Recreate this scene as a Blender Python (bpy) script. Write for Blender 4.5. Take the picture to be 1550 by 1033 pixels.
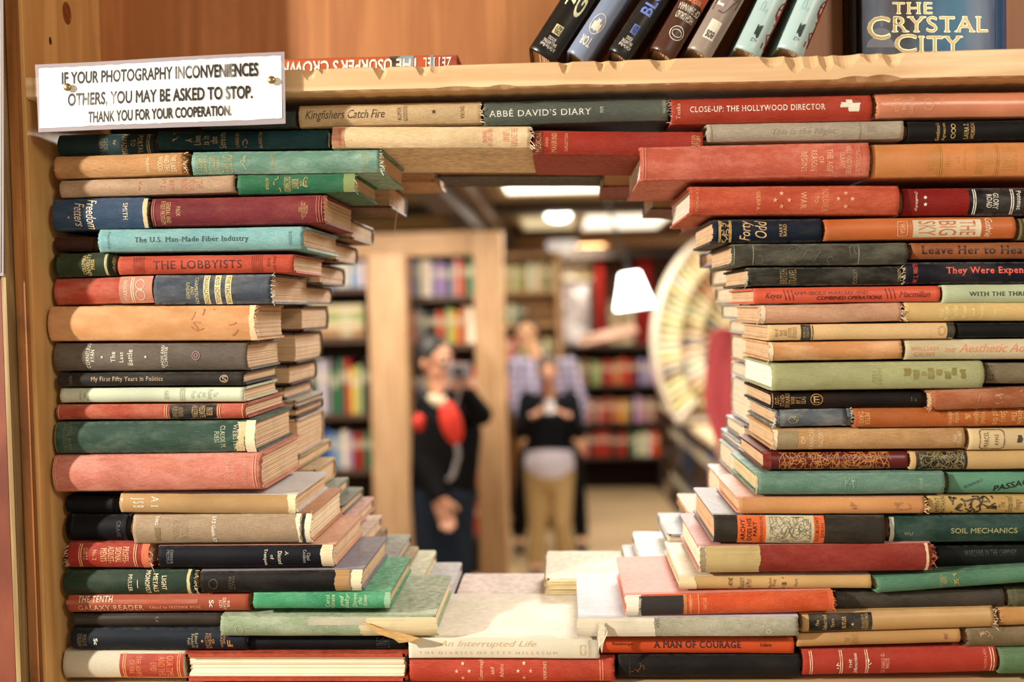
import bpy, bmesh, math, random
from mathutils import Vector, Matrix
for _o in list(bpy.data.objects): bpy.data.objects.remove(_o)
SC = bpy.context.scene
COL = SC.collection
RN = random.Random(11)

# ------------------------------------------------------------------ camera
PW, PH, FPX = 1550, 1033, 1500.0
CAM = Vector((0.0, -1.05, 1.95))
yc = Vector((75/FPX, 51.5/FPX, -1.0)).normalized()          # where the world's +Y axis points in camera space
xc = Vector((1.0, 0.021, 0.0)); xc = (xc - yc*xc.dot(yc)).normalized()
zc = xc.cross(yc)
W2C = Matrix((xc, yc, zc)).transposed()                      # world -> camera
C2W = W2C.transposed()
cam_d = bpy.data.cameras.new('camera'); cam = bpy.data.objects.new('camera', cam_d); COL.objects.link(cam)
cam_d.sensor_width = 36.0; cam_d.lens = 36.0*FPX/PW
cam_d.clip_start = 0.05; cam_d.clip_end = 60
cam.matrix_world = Matrix.Translation(CAM) @ C2W.to_4x4()
cam_d.dof.use_dof = True; cam_d.dof.focus_distance = 1.07; cam_d.dof.aperture_fstop = 2.3
SC.camera = cam

# ------------------------------------------------------------------ world, exposure, lights
SC.view_settings.view_transform = 'Standard'; SC.view_settings.look = 'None'
SC.view_settings.gamma = 1.0; SC.view_settings.use_curve_mapping = False
SC.view_settings.exposure = 0.28
wd = bpy.data.worlds.new('room_air'); SC.world = wd; wd.use_nodes = True
wd.node_tree.nodes['Background'].inputs[0].default_value = (1.0, 0.86, 0.72, 1)
wd.node_tree.nodes['Background'].inputs[1].default_value = 0.45

def area_light(name, loc, target, size, power, col=(1, .9, .76), sy=None, spread=None):
    d = bpy.data.lights.new(name, 'AREA'); d.shape = 'RECTANGLE'; d.size = size; d.size_y = sy or size
    d.energy = power; d.color = col
    if spread: d.spread = spread
    o = bpy.data.objects.new(name, d); COL.objects.link(o); o.location = loc
    o.rotation_euler = (Vector(target)-Vector(loc)).to_track_quat('-Z', 'Y').to_euler()
    return o
# the shop's lamps: one track lamp in front of the shelf, up and to one side, and ceiling lamps over both rooms
area_light('track_lamp_light', (-2.45, -1.45, 2.72), (0.0, 0, 1.95), 0.09, 108, (1, .945, .86))
area_light('front_ceiling_light', (1.3, -2.0, 2.95), (0.0, 0.0, 1.9), 0.5, 20, (1, .9, .76))
area_light('aisle_ceiling_light', (0.35, 1.9, 2.6), (0.05, .25, 1.60), 0.45, 62, (1, .95, .87))
area_light('aisle_side_light', (-1.3, 1.6, 2.55), (0.4, .15, 1.75), 0.5, 12, (1, .92, .8))
for k, (lx, ly, lp) in enumerate(((-.9, 3.2, 42), (1.3, 3.6, 46), (.1, 5.2, 40), (-1.6, 6.6, 40), (1.5, 7.6, 56), (.2, 9.2, 56))):
    area_light('room_light', (lx, ly, 2.58), (lx, ly+.15, 0), 0.5, lp, (1, .88, .72))

def U(px, py, Y):
    """the world point at depth plane Y that is seen at pixel (px, py)"""
    d = C2W @ Vector(((px-PW/2)/FPX, -(py-PH/2)/FPX, -1.0))
    t = (Y-CAM.y)/d.y
    return CAM + d*t

# ------------------------------------------------------------------ helpers
def lin(h):
    if isinstance(h, (tuple, list)): return tuple(h)+(1,) if len(h) == 3 else tuple(h)
    h = h.lstrip('#'); r = [int(h[i:i+2], 16)/255 for i in (0, 2, 4)]
    return tuple((c/12.92 if c <= .04045 else ((c+.055)/1.055)**2.4) for c in r)+(1,)
def mesh_obj(name, verts, faces, mat, parent=None, smooth=None, mats=None, midx=None):
    me = bpy.data.meshes.new(name); me.from_pydata([tuple(v) for v in verts], [], faces)
    for m in (mats or ([mat] if mat else [])): me.materials.append(m)
    if midx:
        for p, k in zip(me.polygons, midx): p.material_index = k
    if smooth is True:
        for p in me.polygons: p.use_smooth = True
    elif smooth:
        for p, s in zip(me.polygons, smooth): p.use_smooth = bool(s)
    me.update()
    o = bpy.data.objects.new(name, me); COL.objects.link(o)
    if parent: o.parent = parent
    return o
def tag(o, label=None, cat=None, group=None, kind=None):
    if label: o['label'] = label
    if cat: o['category'] = cat
    if group: o['group'] = group
    if kind: o['kind'] = kind
    return o
def empty(name, loc=(0, 0, 0), rot=(0, 0, 0)):
    o = bpy.data.objects.new(name, None); COL.objects.link(o); o.location = loc; o.rotation_euler = rot
    o.empty_display_size = .02
    return o
class MB:
    def __init__(s): s.v = []; s.f = []
    def quad_box(s, lo, hi, bev=0.0):
        x0, y0, z0 = lo; x1, y1, z1 = hi
        if bev <= 0:
            b = len(s.v)
            s.v += [(x0, y0, z0), (x1, y0, z0), (x1, y1, z0), (x0, y1, z0), (x0, y0, z1), (x1, y0, z1), (x1, y1, z1), (x0, y1, z1)]
            s.f += [tuple(b+i for i in q) for q in ((0, 3, 2, 1), (4, 5, 6, 7), (0, 1, 5, 4), (1, 2, 6, 5), (2, 3, 7, 6), (3, 0, 4, 7))]
            return s
        bm = bmesh.new(); bmesh.ops.create_cube(bm, size=1)
        for v in bm.verts: v.co = Vector(((x0+x1)/2+v.co.x*(x1-x0), (y0+y1)/2+v.co.y*(y1-y0), (z0+z1)/2+v.co.z*(z1-z0)))
        bmesh.ops.bevel(bm, geom=bm.edges[:], offset=bev, segments=2, affect='EDGES', profile=.6)
        s.add_bm(bm); bm.free(); return s
    def add_bm(s, bm, M=None):
        b = len(s.v); bm.verts.ensure_lookup_table(); bm.verts.index_update()
        for v in bm.verts: s.v.append(tuple(M @ v.co if M else v.co))
        for f in bm.faces: s.f.append(tuple(b+v.index for v in f.verts))
    def tube(s, pts, r, n=6, caps=True):
        pts = [Vector(p) for p in pts]; b = len(s.v); rs = r if isinstance(r, (list, tuple)) else [r]*len(pts)
        for i, p in enumerate(pts):
            t = (pts[min(i+1, len(pts)-1)]-pts[max(i-1, 0)])
            t = t.normalized() if t.length > 1e-9 else Vector((0, 0, 1))
            a = t.orthogonal().normalized() if i == 0 else (a - t*a.dot(t)).normalized()
            c = t.cross(a)
            for k in range(n):
                w = 2*math.pi*k/n; s.v.append(tuple(p+(a*math.cos(w)+c*math.sin(w))*rs[i]))
        for i in range(len(pts)-1):
            for k in range(n):
                s.f.append((b+i*n+k, b+i*n+(k+1) % n, b+(i+1)*n+(k+1) % n, b+(i+1)*n+k))
        if caps:
            s.f.append(tuple(b+k for k in reversed(range(n)))); s.f.append(tuple(b+(len(pts)-1)*n+k for k in range(n)))
        return s
    def lathe(s, prof, c=(0, 0, 0), n=24):
        b = len(s.v)
        for r, z in prof:
            for k in range(n):
                w = 2*math.pi*k/n; s.v.append((c[0]+r*math.cos(w), c[1]+r*math.sin(w), c[2]+z))
        for i in range(len(prof)-1):
            for k in range(n): s.f.append((b+i*n+k, b+i*n+(k+1) % n, b+(i+1)*n+(k+1) % n, b+(i+1)*n+k))
        return s
    def build(s, name, mat, parent=None, smooth=None): return mesh_obj(name, s.v, s.f, mat, parent, smooth)

# ------------------------------------------------------------------ materials
def N(nt, t, **kw):
    n = nt.nodes.new(t)
    for k, v in kw.items():
        if k == 'ins':
            for a, b in v.items(): n.inputs[a].default_value = b
        else: setattr(n, k, v)
    return n
def L_(nt, a, b): nt.links.new(a, b)
def math_(nt, op, a, b=None, clamp=False):
    n = nt.nodes.new('ShaderNodeMath'); n.operation = op; n.use_clamp = clamp
    for i, x in enumerate((a, b)):
        if x is None: continue
        if isinstance(x, (int, float)): n.inputs[i].default_value = x
        else: nt.links.new(x, n.inputs[i])
    return n.outputs[0]
def mix_(nt, f, a, b, mode='MIX'):
    n = nt.nodes.new('ShaderNodeMix'); n.data_type = 'RGBA'; n.blend_type = mode
    for i, x in ((0, f), (6, a), (7, b)):
        if isinstance(x, (int, float)): n.inputs[i].default_value = x
        elif isinstance(x, tuple): n.inputs[i].default_value = x
        else: nt.links.new(x, n.inputs[i])
    return n.outputs[2]
def noise_(nt, vec, scale, detail=2, rough=.5, mul=None):
    if mul:
        m = nt.nodes.new('ShaderNodeVectorMath'); m.operation = 'MULTIPLY'; nt.links.new(vec, m.inputs[0]); m.inputs[1].default_value = mul; vec = m.outputs[0]
    n = nt.nodes.new('ShaderNodeTexNoise'); n.inputs['Scale'].default_value = scale; n.inputs['Detail'].default_value = detail
    n.inputs['Roughness'].default_value = rough; nt.links.new(vec, n.inputs['Vector'])
    return n.outputs['Fac']
def ramp_(nt, fac, a, b, lo=0.0, hi=1.0):
    n = nt.nodes.new('ShaderNodeMapRange'); n.inputs[1].default_value = a; n.inputs[2].default_value = b
    n.inputs[3].default_value = lo; n.inputs[4].default_value = hi; nt.links.new(fac, n.inputs[0]); return n.outputs[0]

def _group(name, sockets):
    g = bpy.data.node_groups.new(name, 'ShaderNodeTree')
    for n, t, dv in sockets:
        s = g.interface.new_socket(n, in_out='INPUT', socket_type=t)
        if dv is not None: s.default_value = dv
    g.interface.new_socket('BSDF', in_out='OUTPUT', socket_type='NodeSocketShader')
    return g, g.nodes.new('NodeGroupInput'), g.nodes.new('NodeGroupOutput')
FT, CT = 'NodeSocketFloat', 'NodeSocketColor'
# book cloth: woven, mottled, faded, rubbed pale along its edges
g, gi, go = _group('book_cloth', (('Color', CT, (.5, .1, .1, 1)), ('Wear', CT, (.8, .7, .6, 1)), ('HalfT', FT, .015), ('Weave', FT, 1.0), ('Rough', FT, .6), ('Fade', FT, .35), ('Seed', FT, 0.0)))
tc = g.nodes.new('ShaderNodeTexCoord'); ob = tc.outputs['Object']
cmb = g.nodes.new('ShaderNodeCombineXYZ'); L_(g, gi.outputs['Seed'], cmb.inputs[0])
ad = g.nodes.new('ShaderNodeVectorMath'); ad.operation = 'ADD'; L_(g, ob, ad.inputs[0]); L_(g, cmb.outputs[0], ad.inputs[1]); sv = ad.outputs[0]
w1 = noise_(g, sv, 1.0, 1, .5, (120, 120, 2600)); w2 = noise_(g, sv, 1.0, 1, .5, (2600, 2600, 120))
weave = math_(g, 'MULTIPLY', math_(g, 'SUBTRACT', math_(g, 'ADD', w1, w2), 1.0), gi.outputs['Weave'])
mot = noise_(g, sv, 34, 6, .62, (.6, 1, 1.5)); big = noise_(g, sv, 9, 3, .5)
c = mix_(g, ramp_(g, big, .38, .68, 0, .24), gi.outputs['Color'], (0, 0, 0, 1), 'MIX')
c = mix_(g, math_(g, 'MULTIPLY', ramp_(g, mot, .44, .76), gi.outputs['Fade']), c, gi.outputs['Wear'])
sep = g.nodes.new('ShaderNodeSeparateXYZ'); L_(g, ob, sep.inputs[0])
az = math_(g, 'DIVIDE', math_(g, 'ABSOLUTE', sep.outputs[2]), gi.outputs['HalfT'])
edge = math_(g, 'MULTIPLY', ramp_(g, az, .80, 1.0), ramp_(g, noise_(g, sv, 160, 4, .6), .35, .65, 0, .65))
edge = math_(g, 'MULTIPLY', edge, math_(g, 'ADD', gi.outputs['Fade'], .25), True)
c = mix_(g, edge, c, gi.outputs['Wear'])
sc_ = ramp_(g, noise_(g, sv, 1.0, 3, .6, (60, 60, 420)), .70, .74, 0, .5)      # fine scratches
c = mix_(g, math_(g, 'MULTIPLY', sc_, gi.outputs['Fade']), c, gi.outputs['Wear'])
c = mix_(g, 1.0, c, mix_(g, 1.0, (1, 1, 1, 1), (1, 1, 1, 1)), 'MULTIPLY')
hs = g.nodes.new('ShaderNodeHueSaturation'); L_(g, c, hs.inputs['Color']); L_(g, math_(g, 'ADD', math_(g, 'MULTIPLY', weave, .9), 1.0), hs.inputs['Value'])
bs = g.nodes.new('ShaderNodeBsdfPrincipled'); L_(g, hs.outputs[0], bs.inputs['Base Color']); L_(g, gi.outputs['Rough'], bs.inputs['Roughness']); L_(g, math_(g, 'SUBTRACT', .75, gi.outputs['Rough']), bs.inputs['Specular IOR Level'])
bp = g.nodes.new('ShaderNodeBump'); bp.inputs['Strength'].default_value = .35; bp.inputs['Distance'].default_value = .0004
L_(g, math_(g, 'ADD', weave, math_(g, 'MULTIPLY', mot, .8)), bp.inputs['Height']); L_(g, bp.outputs[0], bs.inputs['Normal'])
L_(g, bs.outputs[0], go.inputs[0]); CLOTH = g
# page block: leaves stacked in Z
g, gi, go = _group('page_edges', (('Color', CT, (.6, .45, .3, 1)), ('Dark', CT, (.3, .2, .1, 1)), ('Fine', FT, 2600.0)))
tc = g.nodes.new('ShaderNodeTexCoord'); ob = tc.outputs['Object']
cmb = g.nodes.new('ShaderNodeCombineXYZ'); cmb.inputs[0].default_value = 5; cmb.inputs[1].default_value = 5; L_(g, gi.outputs['Fine'], cmb.inputs[2])
ml = g.nodes.new('ShaderNodeVectorMath'); ml.operation = 'MULTIPLY'; L_(g, ob, ml.inputs[0]); L_(g, cmb.outputs[0], ml.inputs[1])
n1 = noise_(g, ml.outputs[0], 1.0, 3, .65); n2 = noise_(g, ob, 1.0, 3, .6, (14, 14, 420)); n3 = noise_(g, ob, 30, 4, .6)
c = mix_(g, ramp_(g, n1, .42, .70, 0, .34), gi.outputs['Color'], gi.outputs['Dark'])
c = mix_(g, ramp_(g, n2, .52, .75, 0, .28), c, gi.outputs['Dark'])
c = mix_(g, ramp_(g, n3, .5, .8, 0, .35), c, gi.outputs['Dark'])
bs = g.nodes.new('ShaderNodeBsdfPrincipled'); L_(g, c, bs.inputs['Base Color']); bs.inputs['Roughness'].default_value = .85
bp = g.nodes.new('ShaderNodeBump'); bp.inputs['Strength'].default_value = .5; bp.inputs['Distance'].default_value = .0004
L_(g, math_(g, 'ADD', n1, n2), bp.inputs['Height']); L_(g, bp.outputs[0], bs.inputs['Normal']); L_(g, bs.outputs[0], go.inputs[0]); PAGES = g
# wood: grain along a chosen axis, rings and knots
g, gi, go = _group('timber', (('Color', CT, (.6, .35, .15, 1)), ('Dark', CT, (.3, .12, .04, 1)), ('ScaleX', FT, 40.0), ('ScaleY', FT, 40.0), ('ScaleZ', FT, 2.0), ('Knots', FT, 0.0), ('Rough', FT, .5)))
tc = g.nodes.new('ShaderNodeTexCoord'); ob = tc.outputs['Object']
cmb = g.nodes.new('ShaderNodeCombineXYZ')
for i, k in enumerate(('ScaleX', 'ScaleY', 'ScaleZ')): L_(g, gi.outputs[k], cmb.inputs[i])
ml = g.nodes.new('ShaderNodeVectorMath'); ml.operation = 'MULTIPLY'; L_(g, ob, ml.inputs[0]); L_(g, cmb.outputs[0], ml.inputs[1]); sv = ml.outputs[0]
n1 = noise_(g, sv, .35, 4, .6); n2 = noise_(g, sv, 3.0, 4, .7); n3 = noise_(g, ob, 9, 5, .65)
rg = math_(g, 'FRACT', math_(g, 'MULTIPLY', n1, 9.0)); rg = math_(g, 'ABSOLUTE', math_(g, 'SUBTRACT', rg, .5))
c = mix_(g, ramp_(g, rg, .1, .5, .55, 0), gi.outputs['Color'], gi.outputs['Dark'])
c = mix_(g, ramp_(g, n2, .5, .75, 0, .5), c, gi.outputs['Dark'])
c = mix_(g, math_(g, 'MULTIPLY', ramp_(g, n3, .55, .72), gi.outputs['Knots']), c, gi.outputs['Dark'])
bs = g.nodes.new('ShaderNodeBsdfPrincipled'); L_(g, c, bs.inputs['Base Color']); L_(g, gi.outputs['Rough'], bs.inputs['Roughness'])
bp = g.nodes.new('ShaderNodeBump'); bp.inputs['Strength'].default_value = .25; bp.inputs['Distance'].default_value = .001
L_(g, n2, bp.inputs['Height']); L_(g, bp.outputs[0], bs.inputs['Normal']); L_(g, bs.outputs[0], go.inputs[0]); TIMBER = g

def gmat(name, grp, **ins):
    m = bpy.data.materials.new(name); m.use_nodes = True; nt = m.node_tree
    for n in list(nt.nodes): nt.nodes.remove(n)
    gn = nt.nodes.new('ShaderNodeGroup'); gn.node_tree = grp
    for k, v in ins.items(): gn.inputs[k].default_value = v
    o = nt.nodes.new('ShaderNodeOutputMaterial'); nt.links.new(gn.outputs[0], o.inputs[0]); return m
_mc = {}
def plain(h, rough=.6, metal=0, emit=0, name='paint'):
    k = ('p', h, rough, metal, emit)
    if k not in _mc:
        m = bpy.data.materials.new(name); m.use_nodes = True; nt = m.node_tree; b = nt.nodes['Principled BSDF']
        c = lin(h); b.inputs['Roughness'].default_value = rough; b.inputs['Metallic'].default_value = metal; b.inputs['Specular IOR Level'].default_value = .12 if rough > .75 else .5
        tc = nt.nodes.new('ShaderNodeTexCoord'); nf = noise_(nt, tc.outputs['Object'], 22, 4, .6)
        cc = mix_(nt, ramp_(nt, nf, .4, .8, 0, .25), c, tuple(x*.55 for x in c[:3])+(1,))
        nt.links.new(cc, b.inputs['Base Color'])
        if emit: b.inputs['Emission Color'].default_value = c; b.inputs['Emission Strength'].default_value = emit
        _mc[k] = m
    return _mc[k]
def wood(c, d, sx=40, sy=40, sz=2, knots=0., rough=.5, name='timber'):
    k = ('w', c, d, sx, sy, sz, knots, rough)
    if k not in _mc: _mc[k] = gmat(name, TIMBER, Color=lin(c), Dark=lin(d), ScaleX=sx, ScaleY=sy, ScaleZ=sz, Knots=knots, Rough=rough)
    return _mc[k]
def pages_mat(c='d8b48a', d='8a6238', fine=2600.):
    k = ('pg', c, d, fine)
    if k not in _mc: _mc[k] = gmat('page_edges', PAGES, Color=lin(c), Dark=lin(d), Fine=fine)
    return _mc[k]
def ink(h, rough=.45, metal=0.0):
    """lettering that has rubbed away in places"""
    k = ('i', h, rough, metal)
    if k not in _mc:
        m = bpy.data.materials.new('lettering'); m.use_nodes = True; nt = m.node_tree; b = nt.nodes['Principled BSDF']
        c = lin(h); tc = nt.nodes.new('ShaderNodeTexCoord'); nf = noise_(nt, tc.outputs['Object'], 190, 4, .7)
        b.inputs['Base Color'].default_value = c; b.inputs['Roughness'].default_value = rough; b.inputs['Metallic'].default_value = metal
        al = ramp_(nt, nf, .36, .52, .45, 1.0); nt.links.new(al, b.inputs['Alpha']); _mc[k] = m
    return _mc[k]

# ------------------------------------------------------------------ lettering
_tc = {}
def text_geo(s, bold=0.0, serif=True, shear=0.0, cuts=5):
    k = (s, bold, serif, shear)
    if k in _tc: return _tc[k]
    cu = bpy.data.curves.new('lettering', 'FONT'); cu.body = s; cu.size = 1; cu.resolution_u = 3; cu.shear = shear; cu.space_line = .85
    cu.align_x = 'CENTER'
    if serif: cu.space_character = 1.12
    o = bpy.data.objects.new('lettering', cu); COL.objects.link(o)
    me = bpy.data.meshes.new_from_object(o)
    bm = bmesh.new(); bm.from_mesh(me)
    if serif:                                            # slab serifs on the flat ends of every stem
        add = []
        for e in bm.edges:
            if len(e.link_faces) != 1: continue
            a, b = e.verts[0].co, e.verts[1].co
            if abs(a.y-b.y) > .004: continue
            l = abs(a.x-b.x)
            if .045 < l < .16:
                up = e.link_faces[0].calc_center_median().y > a.y
                add.append((min(a.x, b.x), max(a.x, b.x), a.y, up))
        for x0, x1, y, up in add:
            h = .035; y0, y1 = (y, y+h) if up else (y-h, y)
            for xa, xb in ((x0-.055, x0), (x1, x1+.055)):
                bm.faces.new([bm.verts.new((x, yy, .0)) for x, yy in ((xa, y0), (xb, y0), (xb, y1), (xa, y1))])
    b = min(bold*.6, .036)                               # heavier faces: the letters are stamped again a hair to each side
    if b > .004:
        src = bm.copy(); base = bpy.data.meshes.new('t'); src.to_mesh(base); src.free()
        for i, (dx, dy) in enumerate(((-b, 0), (b, 0), (0, b), (0, -b))):
            n0 = len(bm.verts); bm.from_mesh(base); bm.verts.ensure_lookup_table()
            for v in bm.verts[n0:]: v.co += Vector((dx, dy, .01*(i+1)))
        bpy.data.meshes.remove(base)
    xs = [v.co.x for v in bm.verts]; ys = [v.co.y for v in bm.verts]
    if not xs:
        bm.free(); return ([], [])
    x0, x1, y0, y1 = min(xs), max(xs), min(ys), max(ys)
    for v in bm.verts: v.co = Vector(((v.co.x-x0)/(x1-x0), (v.co.y-y0)/(y1-y0), v.co.z))
    for i in range(1, cuts+1):
        for nrm in ((0, 1, 0), (1, 0, 0)):
            if nrm[0] and i > 3: continue
            q = i/(cuts+1) if nrm[1] else i/4
            bmesh.ops.bisect_plane(bm, geom=bm.verts[:]+bm.edges[:]+bm.faces[:], plane_co=Vector(nrm)*q, plane_no=nrm)
    bmesh.ops.triangulate(bm, faces=bm.faces[:])
    for f in bm.faces: f.normal_update()
    bmesh.ops.reverse_faces(bm, faces=[f for f in bm.faces if f.normal.z < 0])
    bm.verts.index_update(); r = ([(v.co.x, v.co.y, v.co.z*.003) for v in bm.verts], [tuple(v.index for v in f.verts) for f in bm.faces])
    bm.free(); bpy.data.objects.remove(o); bpy.data.meshes.remove(me)
    _tc[k] = r; return r
# ------------------------------------------------------------------ a bound book
def cover_mesh(L, T, W, b, t, seed, jag=(0, 0), fore=False, nx=14, warp=.0002, na=18):
    r = random.Random(seed)
    arc = []
    for i in range(na+1):
        v = .5-i/na; arc.append((b*abs(2*v)**2.1, v*T))
    hz = T/2
    out = [(W, hz), (W-.005, hz), (b+.008, hz), (b+.0035, hz-.0009)] + arc + [(b+.0035, -hz+.0009), (b+.008, -hz), (W-.005, -hz), (W, -hz)]
    k = 1-2*t/T
    inn = [(W, hz-t), (W-.005, hz-t), (b+.008, hz-t), (b+.0035, hz-t-.0004)] + [(y+t*.8, z*k) for y, z in arc] + [(b+.0035, -hz+t+.0004), (b+.008, -hz+t), (W-.005, -hz+t), (W, -hz+t)]
    m = len(out); V = []; Fs = []; S = []
    ph = r.random()*9
    xs = [0, .002/L, .006/L] + [i/nx for i in range(1, nx)] + [1-.006/L, 1-.002/L, 1]
    for j, u in enumerate(xs):
        first, last = j == 0, j == len(xs)-1
        dz = warp*math.sin(u*5+ph)+warp*.5*math.sin(u*17+ph*3)
        curl = .0011 if (first or last) else (.0003 if j in (1, len(xs)-2) else 0)
        for side in (out, inn):
            for i, (y, z) in enumerate(side):
                x = u*L; isarc = 4 <= i <= 4+na
                if first or last:
                    s = 1 if first else -1
                    if i in (0, m-1): x += s*.0045
                    if isarc:
                        J = jag[0 if first else 1]
                        x += s*(.0006+abs(J)*r.random())
                        y = y+curl
                elif isarc: y = y + .00006*math.sin(u*23+ph) 
                yy = W-y if fore else y
                V.append((x, yy, z+dz*(1 if isarc else .3)))
    n = len(xs)
    def q(a, b_, c, d, s=0):
        Fs.append((a, b_, c, d) if not fore else (d, c, b_, a)); S.append(s)
    for j in range(n-1):
        A = j*2*m; B = (j+1)*2*m
        for i in range(m-1):
            sm = 3 <= i <= 4+na
            q(A+i, A+i+1, B+i+1, B+i, sm)
            q(A+m+i+1, A+m+i, B+m+i, B+m+i+1, 0)
        q(A+m, A, B, B+m); q(A+m-1, A+2*m-1, B+2*m-1, B+m-1)
    A = 0; B = (n-1)*2*m
    for i in range(m-1):
        q(A+i+1, A+i, A+m+i, A+m+i+1); q(B+i, B+i+1, B+m+i+1, B+m+i)
    return V, Fs, S
def pages_mesh(L, T, W, b, t, seed, fore=False, inset=.0032, loose=.0006, nz=None):
    nz = nz or max(10, min(34, int(T/.0013)))
    r = random.Random(seed+5); V = []; Fs = []
    T2 = T-2*t-.0003
    for i in range(nz+1):
        v = .5-i/nz
        j0 = r.uniform(-loose, loose); j1 = r.uniform(-loose, loose); jf = r.uniform(-loose, loose)
        z = v*T2; yf = b*abs(2*v)**2.1*.95+t*.85; yb = W-inset-.003*(1-abs(2*v)**2)*min(1, T/.03)+jf
        for x, y in ((inset+j0, yf), (L-inset+j1, yf), (L-inset+j1, yb), (inset+j0, yb)):
            V.append((x, W-y if fore else y, z))
    for i in range(nz):
        a = i*4; c = a+4
        for k in range(4):
            k2 = (k+1) % 4; f = (a+k, c+k, c+k2, a+k2); Fs.append(f[::-1] if fore else f)
    top = (0, 1, 2, 3); bot = tuple(nz*4+k for k in (3, 2, 1, 0))
    Fs += [top[::-1] if fore else top, bot[::-1] if fore else bot]
    return V, Fs
class Book:
    pass
BOOKS = []
def deep(h):
    c = lin(h); y = .3*c[0]+.55*c[1]+.15*c[2]; k = .42+.5*min(1, (y/.22)**.6)
    return (c[0]*k, c[1]*k*.99, c[2]*k*.95, 1)
def cloth(col, wear, T, weave=1., rough=.6, fade=.35, seed=0):
    return gmat('book_cloth', CLOTH, Color=deep(col), Wear=lin(wear), HalfT=T/2, Weave=weave, Rough=rough, Fade=fade, Seed=float(seed % 97)*.37)
def lighter(h, k=.45):
    h = h.lstrip('#'); r = [int(h[i:i+2], 16) for i in (0, 2, 4)]
    t = (235, 215, 190); return ''.join('%02x' % int(a+(q-a)*k) for a, q in zip(r, t))
def make_book(label, L, T, W, col, loc, rot, marks=(), x0=0., x1=1., b=None, wear=None, weave=1., rough=.6, fade=.35, jag=(.0006, .0006), fore=False, pg=('d8b48a', '8a6238'),
              fray='', group=None, name='hardback_book', t=.0024, inset=.0032, cat='book', loose=.0005, nx=14, warp=.0002, board=None):
    seed = len(BOOKS)*7+3
    o = empty(name, loc, rot); tag(o, label, cat, group)
    B = Book(); B.L, B.T, B.W, B.o = L, T, W, o; B.b = b if b is not None else min(.0065, .24*T); B.x0, B.x1 = x0, x1; B.fore = fore
    BOOKS.append(B)
    cm = cloth(col, wear or lighter(col), T, weave, rough, fade, seed)
    V, Fs, S = cover_mesh(L, T, W, B.b, t, seed, jag, fore, nx=nx, warp=warp)
    mats = [cm]+([cloth(board, lighter(board), T, .4, .62, .12, seed+1)] if board else [])  # second board colour; lamp glare on the tops painted in for several books
    B.cover = mesh_obj('cover', V, Fs, None, o, S, mats, [0 if (q or not board) else 1 for q in S])
    V, Fs = pages_mesh(L, T, W, B.b, t, seed, fore, inset, loose)
    mesh_obj('page_block', V, Fs, pages_mat(*pg), o)
    if marks: put_marks(B, marks)
    if fray: put_fray(B, fray, wear or lighter(col, .7), seed)
    return B
def X(B, px): return (px-B.x0)/(B.x1-B.x0)*B.L
def surf(B, x, z, off): return (x, B.b*abs(min(1, abs(2*z/B.T)))**2.1-off, z)
def patch(B, xa, xb, va, vb, jag=0., seed=0, nu=None, nv=16, off=.0003):
    """a piece of cloth, paper or bare lining lying on the curved spine"""
    r = random.Random(seed); nu = nu or max(2, int(abs(xb-xa)/.006)+1); V = []; Fs = []
    if jag: nv = 18
    def walk():
        a = r.uniform(-.5, .5); o_ = []
        for _ in range(nv+1): a = max(-1, min(1, a+r.uniform(-.42, .42))); o_.append(a)
        return o_
    js = walk(); je = walk()
    for j in range(nv+1):
        v = va+(vb-va)*j/nv; z = (.5-v)*B.T
        a = xa+jag*js[j]; c = xb+jag*je[j]
        for i in range(nu+1):
            x = a+(c-a)*i/nu; V.append(surf(B, x, z, off))
    for j in range(nv):
        for i in range(nu):
            p = j*(nu+1)+i; Fs.append((p, p+nu+1, p+nu+2, p+1))
    return V, Fs
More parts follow.
